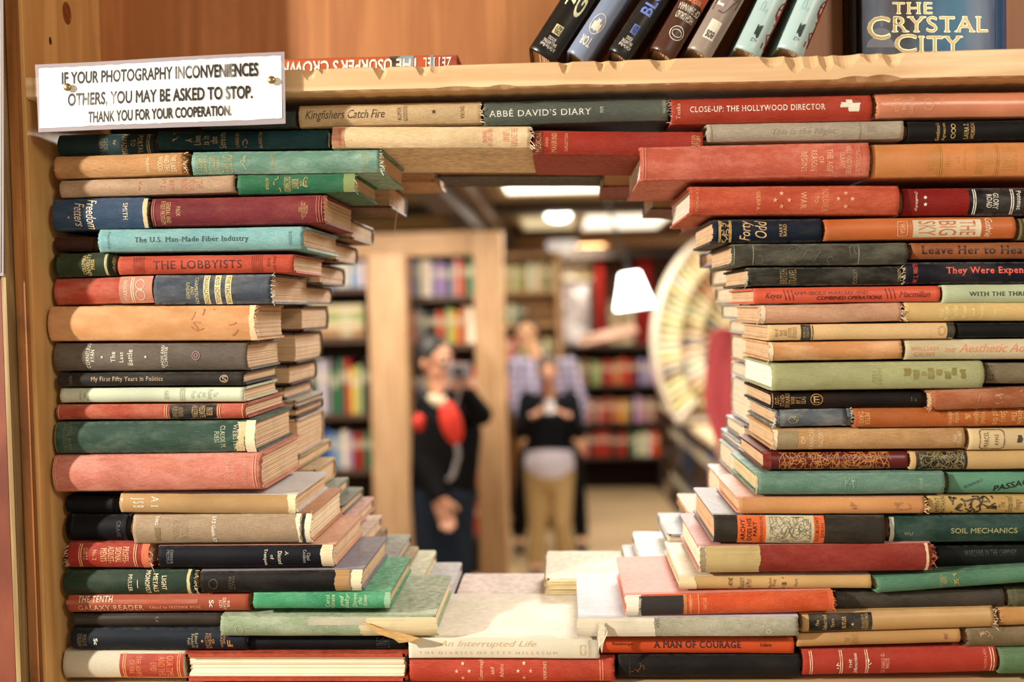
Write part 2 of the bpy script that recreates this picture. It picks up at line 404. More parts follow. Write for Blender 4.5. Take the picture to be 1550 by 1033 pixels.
def put_marks(B, marks):
    acc = {}
    def push(key, V, Fs):
        a = acc.setdefault(key, ([], [])); n = len(a[0]); a[0].extend(V); a[1].extend([tuple(n+i for i in f) for f in Fs])
    for mk in marks:
        k = mk[0]
        if k == 't':
            s, xa, xb, va, vb, rot, colr = mk[1:8]; fl = mk[8] if len(mk) > 8 else {}
            P, Fc = text_geo(s, fl.get('bold', 0.), fl.get('serif', True), fl.get('shear', 0.))
            V = []
            tilt = fl.get('tilt', 0.); over = any(q[0] == 'b' and q[1] < xb and q[2] > xa for q in marks)
            for (p, q, dl) in P:
                if rot == 0: u, v = p, 1-q
                elif rot == 180: u, v = 1-p, q
                elif rot == 'd': u, v = q, p
                else: u, v = 1-q, 1-p
                v = va+(vb-va)*v + tilt*(u-.5)
                px = xa+(xb-xa)*u; z = (.5-v)*B.T
                V.append(surf(B, X(B, px), z, (.00055 if over else .00028)+dl))
            push(('title_lettering', colr), V, Fc)
        elif k == 'b':
            xa, xb, va, vb, colr = mk[1:6]; jag = mk[6] if len(mk) > 6 else 0.
            nm = mk[7] if len(mk) > 7 else 'spine_label'
            V, Fs = patch(B, X(B, xa), X(B, xb), va, vb, jag, int(xa*7+va*100), off=.0003 if nm != 'gilt_rule' else .0005)
            push((nm, colr, len(acc)) if nm in ('spine_label', 'torn_patch') else (nm, colr), V, Fs)
        elif k == 'r':        # rules: list of px positions
            for x in mk[1]:
                V, Fs = patch(B, X(B, x), X(B, x+mk[3] if len(mk) > 3 else x+1.4), .04, .96, 0, 1, nu=1, off=.0005)
                push(('gilt_rule', mk[2]), V, Fs)
        elif k == 's':
            cx, cv, sz, colr = mk[1:5]; V = []; rr = sz/(B.x1-B.x0)*B.L
            xx = X(B, cx); zz = (.5-cv)*B.T; V.append(surf(B, xx, zz, .00055))
            for i in range(10):
                a = math.pi/2+i*math.pi/5; q = rr if i % 2 == 0 else rr*.42
                V.append(surf(B, xx+q*math.cos(a), zz+q*math.sin(a), .0006))
            push(('title_lettering', colr), V, [(0, 1+i, 1+(i+1) % 10) for i in range(10)])
        elif k == 'q':        # drawn ornament: loose curling strokes
            xa, xb, va, vb, colr, n = mk[1:7]; w = mk[7] if len(mk) > 7 else 1.0
            r = random.Random(int(xa*13)); wl = w/(B.x1-B.x0)*B.L/2
            for _ in range(n):
                x = r.uniform(xa, xb); v = r.uniform(va, vb); a = r.uniform(0, 6.28); da = r.uniform(-.6, .6) if w < 2 else r.uniform(-.12, .12); st = min((xb-xa)/26+.8, 2.4) if w < 2 else 1.6
                pts = []
                for i in range(9):
                    pts.append((X(B, min(max(x, xa), xb)), (.5-min(max(v, va), vb))*B.T)); a += da; x += st*math.cos(a); v += st*math.sin(a)*(B.L/(B.x1-B.x0))/B.T
                V = []; Fs = []
                for i, (p, z) in enumerate(pts):
                    p2 = pts[min(i+1, 8)]; p1 = pts[max(i-1, 0)]; tx, tz = p2[0]-p1[0], p2[1]-p1[1]; l = math.hypot(tx, tz) or 1
                    nx_, nz_ = -tz/l*wl, tx/l*wl
                    V += [surf(B, p+nx_, z+nz_, .00055), surf(B, p-nx_, z-nz_, .00055)]
                    if i < 8: Fs.append((2*i, 2*i+1, 2*i+3, 2*i+2))
                push(('cover_ornament', colr), V, Fs)
        elif k == 'o':        # oval or box outline
            xa, xb, va, vb, colr = mk[1:6]; box = len(mk) > 6 and mk[6]
            cx, cz = (X(B, xa)+X(B, xb))/2, (.5-(va+vb)/2)*B.T; rx, rz = (X(B, xb)-X(B, xa))/2, (vb-va)/2*B.T
            V = []; Fs = []; n = 28; w = .0007
            for i in range(n):
                a = 2*math.pi*i/n; c_, s_ = math.cos(a), math.sin(a)
                if box: q = 1/max(abs(c_), abs(s_)); c_, s_ = c_*q, s_*q
                V += [surf(B, cx+rx*c_, cz+rz*s_, .0006), surf(B, cx+(rx-w)*c_, cz+(rz-w)*s_, .0006)]
            for i in range(n):
                j = (i+1) % n; Fs.append((2*i, 2*j, 2*j+1, 2*i+1))
            push(('title_lettering', colr), V, Fs)
    for ky, (V, Fs) in acc.items():
        nm, colr = ky[:2]
        if nm in ('title_lettering', 'gilt_rule', 'cover_ornament'): m = ink(colr)
        elif nm == 'torn_patch': m = pages_mat(colr, lighter2(colr), 900.)
        else: m = cloth(colr, lighter(colr, .6), B.T, .5, .55, .3, len(V))
        mesh_obj(nm, V, Fs, m, B.cover, True if nm != 'title_lettering' else None)
def lighter2(h):
    r = [int(h[i:i+2], 16) for i in (0, 2, 4)]; return ''.join('%02x' % int(a*.62) for a in r)
def put_fray(B, ends, col, seed):
    r = random.Random(seed); m = MB()
    for e in ends:
        x = 0 if e == 'l' else B.L; s = -1 if e == 'l' else 1
        for i in range(16):
            v = (r.random()-.5)*.96; z = v*B.T; y = B.b*abs(2*v)**2.1+.0006
            l = r.uniform(.001, .0045); p = Vector((x-s*.002, y-.0004, z)); pts = [p]
            d = Vector((s, r.uniform(-.5, .3), r.uniform(-.8, .8)))
            for _ in range(4):
                p = p+d*l/3; d = d+Vector((0, r.uniform(-.5, .5), r.uniform(-.9, .5))); pts.append(p)
            m.tube(pts, r.uniform(.0002, .00042), 4)
    m.build('frayed_thread', plain(col, .9), B.cover)
def spine_book(label, x0, x1, yt, yb, s, col, marks=(), W=.155, Y=0., dy=None, th=0., **o):
    """book lying flat with its long side facing the camera, measured in the frame on the depth plane it stands on"""
    if dy is None: dy = random.Random(int(x0*3+yt)).uniform(-.003, .004)
    Y = Y+dy
    a = U(x0, (yt+yb)/2, Y); c = U(x1, (yt+yb)/2+s, Y)
    L = (c-a).length; T = (U(x0, yt, Y)-U(x0, yb, Y)).length - .0009
    ang = math.atan2(c.z-a.z, c.x-a.x)
    return make_book(label, L, T, W, col, a, (0, -ang, th), marks, x0, x1, **o)
# ------------------------------------------------------------------ the books of the front row, their spines to the camera
GD, WH, BK, RD = 'c8a56a', 'efe8d6', '17120f', 'b0261a'
G1 = 'books stacked around the opening, spines outward'
def S(label, x0, x1, yt, yb, s, col, marks=(), **o): return spine_book(label, x0, x1, yt, yb, s, col, marks, group=G1, **o)
def t(s, xa, xb, va, vb, rot=0, c=GD, **f): return ('t', s, xa, xb, va, vb, rot, c, f)
LAM = dict(weave=.15, rough=.35, fade=.12)
# row under the upper shelf
S('dark grey book end showing past the lower edge of the notice', 300, 448, 168, 193, -1, '3d4745', fade=.1)
S('tan book with black script title and a small flower mark on its spine', 450, 729, 158, 192, -6, 'cbaf85', [t('Kingfishers Catch Fire', 462, 583, .28, .80, 0, '3a3024', shear=.35, serif=False), t('RUMER', 602, 608, .2, .8, 'u', '4a3c2c'), t('GODDEN', 611, 617, .16, .84, 'u', '4a3c2c'), ('s', 657, .45, 4, '3a3024'), t('VIKING', 697, 703, .22, .8, 'u', '4a3c2c')], fray='r', fade=.2)
S('dark grey-green book with a large pale title, under the shelf board', 730, 1013, 152, 190, -8, '5e655c', [t("ABBÉ DAVID'S DIARY", 740, 896, .36, .68, 0, 'dfe0d2'), t('FOX', 909, 914, .36, .62, 'u', 'cfd0c2'), t('HARVARD', 1003, 1008, .16, .72, 'u', 'aeb0a2')], fade=.12)
S('dark red book with a white title and a white seated figure emblem', 1015, 1322, 148, 189, -7, 'b03f2c', [t('Tuska', 1024, 1030, .2, .8, 'u', 'e8c0a0'), t('CLOSE-UP: THE HOLLYWOOD DIRECTOR', 1045, 1250, .34, .56, 0, WH), ('b', 1283, 1303, .2, .66, WH, .002), ('b', 1273, 1285, .3, .5, WH, .0008), ('b', 1292, 1304, .16, .34, 'b03f2c', .0008)], fray='l', fade=.12)
S('shiny copper coloured book in the topmost row', 1325, 1630, 140, 179, -4, 'd08360', [t('Modern\nLove\nLyrics', 1352, 1386, .16, .84, 'd', 'e0a27a'), ('o', 1399, 1414, .25, .72, 'e0a27a'), t('QUOIT', 1424, 1431, .2, .6, 'd', 'e0a27a')], weave=.3, rough=.28, fade=.2, jag=(.002, .001), W=.14)
# second row
S('dark teal book with short stacked gilt title below the notice', 85, 234, 203, 237, -3, '2b4a4c', [t('PORTAL', 208, 216, .1, .92, 'd'), t('TO', 198, 205, .3, .6, 'd'), t('PARADISE', 184, 192, 0.02, .98, 'd'), t('by', 171, 176, .3, .55, 'd'), t('CECIL\nROBERTS', 150, 163, .05, .95, 'd', '8c7b55'), ('r', [222, 225], GD)], fade=.1, dy=.012)
S('long dark teal book with pale gilt lettering across it', 236, 499, 198, 227, -3, '244d52', [t('A\nLion\nis in\nthe\nStreets', 281, 342, .1, .95, 'u'), t('LANGLEY', 357, 362, .1, .9, 'u'), ('q', 368, 378, .1, .9, GD, 3), t('BLAKISTON', 392, 397, .1, .95, 'u'), ('q', 262, 270, .1, .9, GD, 3)], fade=.1, dy=.008)
S('thick cream book with a rubbed pink title bridging the top of the opening', 500, 805, 190, 224, 0, 'e5c79c', [('b', 503, 522, .05, .95, 'd79c7c', .001), t('THE STORY OF\nMANKIND', 731, 745, .08, .92, 'd', 'd0705a'), t('THE CENTURY\nLIBRARY', 762, 783, .08, .92, 'd', 'd0705a'), t('NEW YORK', 512, 516, .1, .9, 'd', 'c8604a')], jag=(.002, .004), wear='f4dfba', fade=.5, fray='r', W=.195, dy=-.004)
S('red book with a darker band and worn gilt title, bridging the opening', 806, 1066, 196, 234, 2, 'a8372b', [('b', 807, 822, .02, .98, '8c2a24', 0), t('MEDICINE', 811, 819, .1, .9, 'u'), t('AND', 826, 830, .3, .7, 'u'), t('MANKIND', 835, 843, .1, .9, 'u'), t('GALDSTON', 855, 860, .12, .86, 'u'), t('APPLETON\nCENTURY', 1047, 1060, .15, .9, 'u')], W=.165, fade=.12, dy=0)
S('grey cloth book with a blind stamped title', 1068, 1371, 187, 216, -6, 'a79d8b', [t('This is the Night', 1170, 1266, .34, .74, 0, '8f8470', shear=.3), t('FELICE', 1313, 1325, .3, .6, 0, '8f8470'), ('r', [1076, 1302], '8f8470')], fade=.3, jag=(.002, .002))
S('black book with two lines of small gilt title and a chain ornament', 1373, 1630, 183, 214, -4, '1d1c1b', [t("Gentleman's", 1417, 1423, .1, .98, 'u'), t('Agreement', 1427, 1433, .1, .98, 'u'), t('LAURA Z.', 1460, 1467, .12, .92, 'u'), t('HOBSON', 1470, 1476, .12, .9, 'u'), ('o', 1440, 1447, .15, .4, GD), ('o', 1440, 1447, .4, .65, GD), ('o', 1440, 1447, .65, .9, GD)], fade=.03)
# third row
S('light brown book with a three line white title', 79, 280, 236, 271, -7, 'c08e5e', [t('THE LAKE\nAND THE\nWOODS', 239, 266, .1, .88, 'd', 'f0dcae'), t('MARVIN', 221, 226, .2, .85, 'd', 'f0dcae')], fray='r', jag=(.001, .003), wear='e0bd8c')
S('pale sage green book with a frayed head, its title in dull gold', 288, 577, 229, 265, -4, '6c9482', [t('ON THE\nGREEN\nCARPET', 297, 352, .15, .9, 'd', 'b0a06a'), ('q', 364, 374, .2, .8, 'd0c090', 3), t('COFFIN', 410, 416, .15, .8, 'd', 'b0a06a'), t('LITTLE\nBROWN', 547, 560, .15, .85, 'd', '9aa080')], fray='r', jag=(.001, .004), wear='c4dcc8', fade=.45, W=.16)
S('big faded brick red history book with its title in gilt across the spine', 968, 1319, 221, 274, -7, 'c2604c', [t('THE STORY OF\nCIVILIZATION', 1296, 1303, .08, .92, 'd', 'dfae80'), t('THE AGE', 1253, 1262, .18, .85, 'd', 'e0b080'), t('OF', 1241, 1248, .4, .6, 'd', 'e0b080'), t('REASON', 1229, 1238, .2, .82, 'd', 'e0b080'), t('BEGINS', 1214, 1223, .25, .82, 'd', 'e0b080'), t('WILL AND ARIEL\nDURANT', 1272, 1290, .08, .95, 'd', 'e0b080'), ('r', [973, 977], 'd98a70')], W=.205, wear='e3a08a', fade=.5, dy=-.012, pg=('eadcc8', 'b09a80'))
S('thick orange tan book beside the big brick red one, its gilt title almost gone', 1320, 1640, 217, 270, -4, 'd0864c', [t('MEMBERS OF\nTHE CLUB', 1405, 1420, .1, .9, 'd', 'b8873c'), t('Ariel', 1432, 1440, .3, .7, 'd', 'b8873c'), t('BY', 1448, 1453, .4, .6, 'd', 'b8873c'), t('Thompson', 1458, 1464, .2, .8, 'd', 'b8873c'), t('OLIVER\nWENDELL HOLMES', 1478, 1504, .1, .9, 'd', 'b8873c'), ('r', [1422, 1425, 1508, 1511], 'b8873c'), t('PURSUIT', 1518, 1540, .15, .85, 'd', 'b8873c')], weave=.3, fade=.15, rough=.5, dy=-.008)
# fourth
S('faded pinkish brown book with a salmon title', 88, 355, 273, 300, -9, 'b39478', [t('THE\nFOUR\nWINDS', 274, 306, .1, .92, 'd', 'c0684c'), t('BEATTY', 257, 263, .2, .85, 'd', 'c0684c'), ('q', 242, 250, .1, .9, 'c0684c', 3), ('q', 210, 216, .2, .8, 'c0684c', 2)], wear='d8bfa0')
S('bright green book with gilt leaf sprigs on its spine', 357, 536, 264, 295, -4, '2e7350', [t('THE\nBURNT\nORCHARD', 430, 464, .15, .9, 'd'), ('q', 415, 424, .1, .9, GD, 3), ('q', 460, 470, .1, .9, GD, 3), t('AUTHOR', 402, 407, .2, .8, 'd'), ('b', 520, 536, .02, .98, '8a9a64', .001)], W=.14, fade=.3, jag=(.001, .003), fray='r')
S('orange red history book with rows of pale stars on its spine', 1043, 1364, 281, 326, -1, 'bb5038', [t('CALIFORNIA', 1053, 1058, .1, .9, 'd', 'dc9060'), t('SIERRA', 1146, 1152, .2, .85, 'd', 'dfa070'), t('WAR', 1213, 1222, .2, .8, 'd', 'e0a070'), t('TO', 1234, 1240, .35, .6, 'd', 'e0a070'), t('SOLDIER', 1246, 1256, .1, .92, 'd', 'd88f5c')] + [('s', x, v, 4, 'e6b080') for x, v in ((1184, .26), (1195, .5), (1174, .5), (1184, .72), (1281, .26), (1291, .46), (1270, .46), (1281, .72))], W=.19, wear='e08c68', fade=.4, dy=-.006, pg=('e8d9c6', 'ad967c'))
S('dark red book with black title panels and two white stars', 1366, 1640, 284, 327, -1, '942019', [('b', 1468, 1552, .0, 1., '1b1b1d', 0), ('r', [1474, 1477, 1531, 1534], WH), t('GLORY\nROAD', 1494, 1512, .2, .78, 'd', WH), t('Potomac', 1540, 1547, .1, .8, 'd', WH), t('Doubleday', 1385, 1390, .12, .85, 'd', WH, shear=.3), ('s', 1401, .35, 3.4, WH), ('s', 1401, .6, 3.4, WH)], fade=.05)
# fifth
S('slate blue book with its title running down in white script, touching the upright', 76, 222, 301, 350, -4, '3b5474', [t('Freedom\nFetters', 112, 145, .04, .98, 'd', 'e9d9b4', shear=.3, serif=False), ('s', 104, .6, 2, 'e9d9b4'), t('SMITH', 186, 193, .18, .72, 'd', 'e9d9b4'), ('b', 217, 223, .05, .98, 'd9c49a', .001)], b=.006, jag=(.001, .002), fade=.2)
S('maroon book with fine gilt rules and a frayed head', 226, 491, 300, 344, -6, '85333a', [t('GENERAL AND\nEVERY PROBLEM', 243, 258, .1, .92, 'd'), t('FRIX', 267, 273, .3, .65, 'd'), t('METAL\nPRODUCTS\nLABORATORY\nINC', 452, 466, .2, .85, 'd'), ('r', [229, 232, 478, 482, 486], 'b06a58')], fray='r', jag=(.001, .004), wear='b8685a', fade=.25, W=.155)
S('navy book with gilt dotted bands and gilt script, beside the orange brown panelled one', 1077, 1246, 332, 369, -2, '17273a', [('r', [1088, 1090, 1104, 1106], GD), ('q', 1092, 1103, .05, .95, GD, 14), t('Forty', 1120, 1141, .05, .9, 'u', 'dcb98a', shear=.3, serif=False), t('Odd', 1143, 1161, .06, .8, 'u', 'dcb98a', shear=.3, serif=False), t('MARY\nBARD', 1180, 1191, .2, .75, 'u', GD)], jag=(.004, .001), fade=.05, W=.15, wear='caa988')
S('bright orange brown book with a large cream title panel', 1248, 1540, 331, 365, -4, 'bf6530', [('b', 1383, 1486, .1, .9, 'd9cdb0', 0), t('THE', 1454, 1477, .16, .82, 'd', 'c0642f', serif=False), t('BIG', 1422, 1448, .16, .82, 'd', 'c0642f', serif=False), t('SKY', 1391, 1417, .16, .82, 'd', 'c0642f', serif=False), t('Guthrie', 1492, 1503, .06, .92, 'd', 'e8d4b0', shear=.3, serif=False), ('o', 1359, 1375, .15, .85, 'e0b088', True), t('WSA', 1363, 1371, .25, .75, 'd', 'e0b088')], weave=.4, fade=.15, rough=.45)
S('olive grey book end beside the orange brown one', 1542, 1640, 330, 364, 0, '7c7250', fade=.2)
# sixth
S('dark brown worn book tucked behind the teal one', 80, 147, 358, 381, 0, '4a2c20', dy=.01, fade=.1)
S('light teal cloth book with a clear grey title along it', 146, 461, 347, 383, -5, '7cb0b4', [t('The U.S. Man-Made Fiber Industry', 204, 377, .36, .66, 0, '3e4a48', bold=.01), t('Goldenberg', 162, 167, .1, .85, 'u', '3e4a48'), t('PRAEGER', 437, 442, .2, .8, 'u', '52605c')], W=.165, wear='b5d4c8', fade=.3, dy=-.006, jag=(.001, .003))
S('worn greenish black book with faint dotted bands', 1106, 1377, 369, 403, -2, '4c4b42', [('r', [1111, 1140, 1300], '8a8a74'), ('q', 1130, 1300, .1, .9, '6c6a58', 10, .8)], wear='a8a48e', fade=.3, jag=(.002, .002))
S('brown book with a large black title running off to the side', 1379, 1640, 367, 393, -1, '9c5a34', [t('Leave Her to Heaven', 1395, 1578, .18, .7, 0, '1d120c', bold=.015)], weave=.4, fade=.25, wear='c08a5c')
# seventh
S('short dark green book with a gold press name, against the upright', 77, 171, 384, 421, -3, '36472e', [t('COLUMBIA\nUNIVERSITY\nPRESS', 124, 143, .04, .96, 'u', 'd2b878', bold=.02), ('r', [158, 160], 'd8c898')], b=.007, fade=.12, jag=(.001, .003))
S('orange red book with a dark serif title and ruled bands', 176, 445, 388, 417, -4, 'bf4f38', [t('THE LOBBYISTS', 232, 366, .27, .72, 0, '3e1c1a'), ('r', [202, 205, 208, 211, 214, 217, 381, 384, 387, 390, 393, 396], '7c2a1c', .8), t('Alsorts', 404, 409, .2, .7, 'u', '3e1c1a', shear=.3), t('Little, Brown', 413, 418, .12, .9, 'u', '3e1c1a', shear=.3)], W=.14, fade=.18)
S('black book with faint gilt title lines, above the orange red one', 1130, 1367, 405, 434, -2, '2e2e28', [t('BRITISH\nTRAVEL', 1181, 1206, .1, .9, 'u', '8f7c4c'), t('COLLEY', 1292, 1298, .1, .9, 'u', '8f7c4c'), t('LONDON', 1359, 1364, .1, .8, 'u', 'c0a870')], wear='c9c0a8', fade=.12, jag=(.004, .002), fray='l')
S('black book with a red title and a small red author line', 1368, 1640, 397, 431, -2, '1f2130', [t('W. L. WHITE', 1383, 1390, .04, .95, 'u', 'd84a34', bold=.02), t('They Were Expendable', 1433, 1584, .22, .62, 0, 'e8563c', bold=.03)], fade=.05, jag=(.003, .001), fray='l', wear='d8c8b4')
# eighth
S('faded red book with a worn pink end band, under the dark green one', 80, 229, 421, 463, -4, 'bb4f3a', [('b', 180, 230, .0, 1., 'c98a72', 0), t('PEARSON', 187, 193, .15, .9, 'u', 'ecd5b8'), ('r', [198, 201], 'ecd5b8'), ('o', 205, 219, .12, .5, 'ecd5b8'), ('o', 205, 219, .5, .9, 'ecd5b8')], wear='dba28a', fade=.5, weave=.4)
S('slate blue book with four cream title bands and a torn head', 230, 412, 416, 462, -1, '4d5664', [('b', 308, 317, .02, .99, 'e3d6a0'), ('b', 325, 334, .02, .99, 'e3d6a0'), ('b', 341, 350, .02, .99, 'e3d6a0'), t('THE TEACHER', 342.5, 348, .06, .96, 'd', '3c4048'), t('AND SCHOOL', 326.5, 332, .06, .96, 'd', '3c4048'), t('ORGANIZATION', 309.5, 315, .04, .98, 'd', '3c4048'), t('CHAMBERLAIN\nAND\nKINDRED', 282, 300, .1, .98, 'd', 'cfc890')], W=.16, fray='r', jag=(.001, .005), wear='c9ccc4', fade=.2)
S('thin orange red book with a slanting black hand lettered title', 1140, 1425, 436, 461, -4, 'd65a3e', [t('Keyes', 1159, 1184, .3, .78, 0, '5c1c18', shear=.3, serif=False), t('AMPHIBIOUS WARFARE AND', 1201, 1314, .26, .48, 0, '5c1c18', shear=.2, serif=False), t('COMBINED OPERATIONS', 1237, 1336, .56, .80, 0, '5c1c18', bold=.02, shear=.2, serif=False), t('\\\\\\', 1186, 1203, .15, .8, 0, '5c1c18', serif=False), t('\\\\\\', 1340, 1357, .15, .8, 0, '5c1c18', serif=False), t('Macmillan', 1362, 1408, .32, .72, 0, '5c1c18', shear=.3, serif=False)], weave=.3, fade=.12, rough=.45)
S('pale green book with a small black upper case title', 1427, 1640, 431, 460, -2, 'b9c5a2', [t('WITH THE THREE MUSKETEERS', 1467, 1630, .38, .62, 0, '22261e', bold=.02)], weave=.4, fade=.1)
# ninth
S('thick tan leather book with dark scuffs and a ragged head', 70, 386, 464, 518, -2, 'd59b68', [('q', 285, 375, .1, .9, 'b97e54', 9, 2.0), ('b', 376, 386, .0, 1., 'ecd2a0', .0015, 'torn_patch')], wear='e9bd8e', fade=.55, weave=.2, fray='r', jag=(.001, .004), b=.006, dy=-.006, W=.115)
S('pinkish tan book with a chewed looking tail end', 1150, 1367, 462, 491, -4, 'c89a7c', [('b', 1150, 1157, .0, 1., 'e8cdae', .0015, 'torn_patch')], fray='lr', jag=(.006, .002), wear='e3bfa4', fade=.3)
S('mustard cream book with a pale yellow title', 1369, 1640, 458, 488, -2, 'd5b67a', [t('THE\nBOOK', 1424, 1437, .15, .9, 'u', 'e9dc8c'), t('In the', 1443, 1451, .15, .85, 'u', 'e9dc8c'), t('Name', 1457, 1464, .15, .85, 'u', 'e9dc8c'), t('of', 1472, 1477, .3, .7, 'u', 'e9dc8c'), t('Sanity', 1484, 1491, .15, .85, 'u', 'e9dc8c'), t('MUMFORD', 1505, 1510, .2, .8, 'u', 'e9dc8c')], weave=.4, fade=.15)
# tenth
S('thick grey brown book with white lines of title and a small round seal', 79, 374, 519, 563, -1, '6f655a', [t('CORNELIUS\nRYAN', 130, 143, .02, .9, 'u', WH), ('s', 155, .5, 2.4, WH), t('The', 168, 175, .32, .68, 'u', WH), t('Last', 181, 187, .32, .7, 'u', WH), t('Battle', 193, 201, .25, .8, 'u', WH), ('s', 221, .5, 2.4, WH), t('SIMON AND\nSCHUSTER', 244, 254, .1, .9, 'u', WH), ('o', 291, 303, .3, .62, 'b08a90'), ('o', 294, 300, .38, .54, 'b08a90')], wear='9a8f80', fade=.2, W=.13)
S('cream book with a black band near each end and small black titling', 1162, 1446, 492, 517, -4, 'e0bd8a', [('b', 1213, 1228, .0, 1., '2c2c24'), ('r', [1230], '2c2c24'), ('b', 1434, 1445, .0, 1., '2c2c24'), t('Act of\nFaith\nAND\nOTHER\nSTORIES', 1172, 1206, .15, .85, 'u', '6a4c30'), t('IRWIN\nSHAW', 1216, 1225, .15, .85, 'u', 'a89c74'), ('o', 1420, 1431, .2, .8, 'b8905c')], weave=.4, fade=.15)
S('plain black book beside the cream banded one', 1448, 1640, 489, 512, -1, '1b1a1a', fade=.03)
# eleventh
S('thin charcoal book with a pale gilt title and a round monogram', 85, 369, 565, 586, -2, '35322f', [t('My First Fifty Years in Politics', 138, 247, .28, .72, 0, 'c0a888'), ('o', 333, 346, .2, .8, 'c0a888'), t('S', 336, 343, .3, .7, 0, 'c0a888'), t('MARTIN', 105, 109, .2, .85, 'u', '80664c')], fade=.12, W=.13)
S('rough orange tan book with a frayed tail end', 1164, 1368, 518, 548, -4, 'd0945f', [('b', 1164, 1170, .0, 1., 'ecd6b0', .001, 'torn_patch')], fray='l', jag=(.005, .002), wear='e9c79c', fade=.6, weave=.5)
S('pale grey cream book with an orange hand lettered title', 1370, 1640, 514, 546, -2, 'cdbf9c', [t('WILLIAM', 1378, 1421, .34, .54, 0, 'd8835c', serif=True), t('GAUNT', 1383, 1416, .62, .84, 0, 'd8835c'), t('THE', 1430, 1448, .42, .62, 0, 'd8835c', shear=.4), t('Aesthetic Adventure', 1452, 1610, .22, .64, 0, 'dc8258', shear=.4, serif=False)], weave=.5, fade=.12)
# twelfth
S('thin pale green white book with hardly readable grey titling', 88, 370, 588, 611, -2, 'd3dcc2', [t('Houghton\nMifflin\nCompany', 119, 136, .15, .85, 'd', '909884'), t('HARVEY', 249, 256, .2, .85, 'd', '909884'), ('r', [273, 276, 279], '909884', .8), t('The\nPeabody\nAnd\nTheir\nPlaces', 290, 330, .15, .85, 'd', '909884')], weave=.3, fade=.08, jag=(.003, .001), W=.13)
S('fat sage green book with its gilt title worn to smudges', 1168, 1492, 551, 593, -4, 'a5a87a', [t('HENRY\nREED', 1321, 1336, .2, .85, 'd', '8f8a48')] + [('b', x, x+8, .22+.06*(k % 3), .5+.12*(k % 2), '8c8544', .0012) for k, x in enumerate((1371, 1383, 1395, 1406, 1418, 1430, 1442, 1455))], wear='c3c49c', fade=.3, W=.17, pg=('f0ebdc', 'c4b89c'), dy=-.008, weave=.6)
S('olive grey book end with upright black letters', 1493, 1640, 550, 582, 0, '7c7059', [t('JOAN\nDAISY', 1494, 1505, .05, .85, 'u', '26221c')], fade=.15)
# thirteenth
S('red book with a black gilt lettered label, above the dark green one', 83, 372, 613, 637, -2, 'b4503a', [('b', 257, 327, .0, 1., '2f2c2a'), t('INTER\nMEDIATE\nALGEBRA', 291, 322, .08, .92, 'd'), t('AUTHOR\nPUBLISHER', 262, 278, .15, .9, 'd', '9c8358'), ('r', [249, 252, 329, 332, 366, 88], 'd8a070')], wear='d99a80', fade=.5, b=.004, W=.155)
S('black book with gold printed lines and a lettered circle', 1166, 1402, 594, 620, -2, '211b18', [t('OUT-\nSTAND-\nDURABLE\nWAR\nBY 2\nSEAS', 1173, 1220, .05, .92, 'u', 'b88a50'), ('r', [1169], 'b88a50'), ('o', 1227, 1246, .1, .8, 'b88a50'), t('E', 1232, 1241, .25, .65, 0, 'b88a50'), t('1a', 1379, 1388, .35, .6, 0, '4c4840')], fade=.04, wear='a0663c', jag=(.001, .001), dy=.004)
S('scuffed reddish brown book sticking out over its neighbour', 1409, 1640, 592, 623, -8, 'a4603e', [('q', 1480, 1550, .1, .8, 'b27652', 6, 2.0)], wear='cf9c7c', fade=.45, jag=(.003, .001), dy=-.012, fray='l')
# fourteenth
S('thick dark green book with torn yellowed paper at its head', 80, 386, 640, 689, -3, '3c5a4c', [('b', 356, 374, .04, .96, 'ddc48e', .004, 'torn_patch'), ('b', 372, 386, .0, 1., 'efe2bc', .001, 'torn_patch'), t('DANIEL', 364, 370, .1, .9, 'd', 'c9cba8'), t('WEBSTER', 353, 360, .1, .92, 'd', 'c9cba8'), t('CLAUDE M.\nFUESS', 325, 341, .15, .85, 'd', 'c9cba8'), t('LITTLE, BROWN\nAND COMPANY', 95, 108, .03, .97, 'd', '6f7a4c'), ('r', [83], '6f7a4c')], wear='8a9a88', fade=.35, b=.006, W=.15, dy=-.004)
S('grey blue book with a small stamped medallion', 1172, 1291, 621, 648, -3, '626a72', [('o', 1193, 1209, .35, .8, '96906c'), ('q', 1196, 1206, .42, .72, '96906c', 5), t('BLAIR\nPRESS', 1178, 1190, .2, .8, 'd', '8a8c80')], wear='d8d4c0', fade=.3, fray='lr', jag=(.004, .003), weave=.4)
S('rust brown book with a gilt title in several short lines', 1293, 1640, 619, 649, -4, 'b1602f', [t('PETER\nDAVIES', 1300, 1317, .15, .9, 'd', 'e2b070'), t('Jenny\nLabbles', 1437, 1455, .05, .9, 'd', 'd8a868'), t('&', 1462, 1470, .3, .65, 'd', 'd8a868'), t('Friend\nHigland', 1474, 1494, .05, .9, 'd', 'd8a868'), t('Stars\nand the', 1504, 1526, .05, .9, 'd', 'd8a868'), t('Nickie\nThe', 1532, 1550, .05, .9, 'd', 'd8a868')], fade=.15, weave=.6)
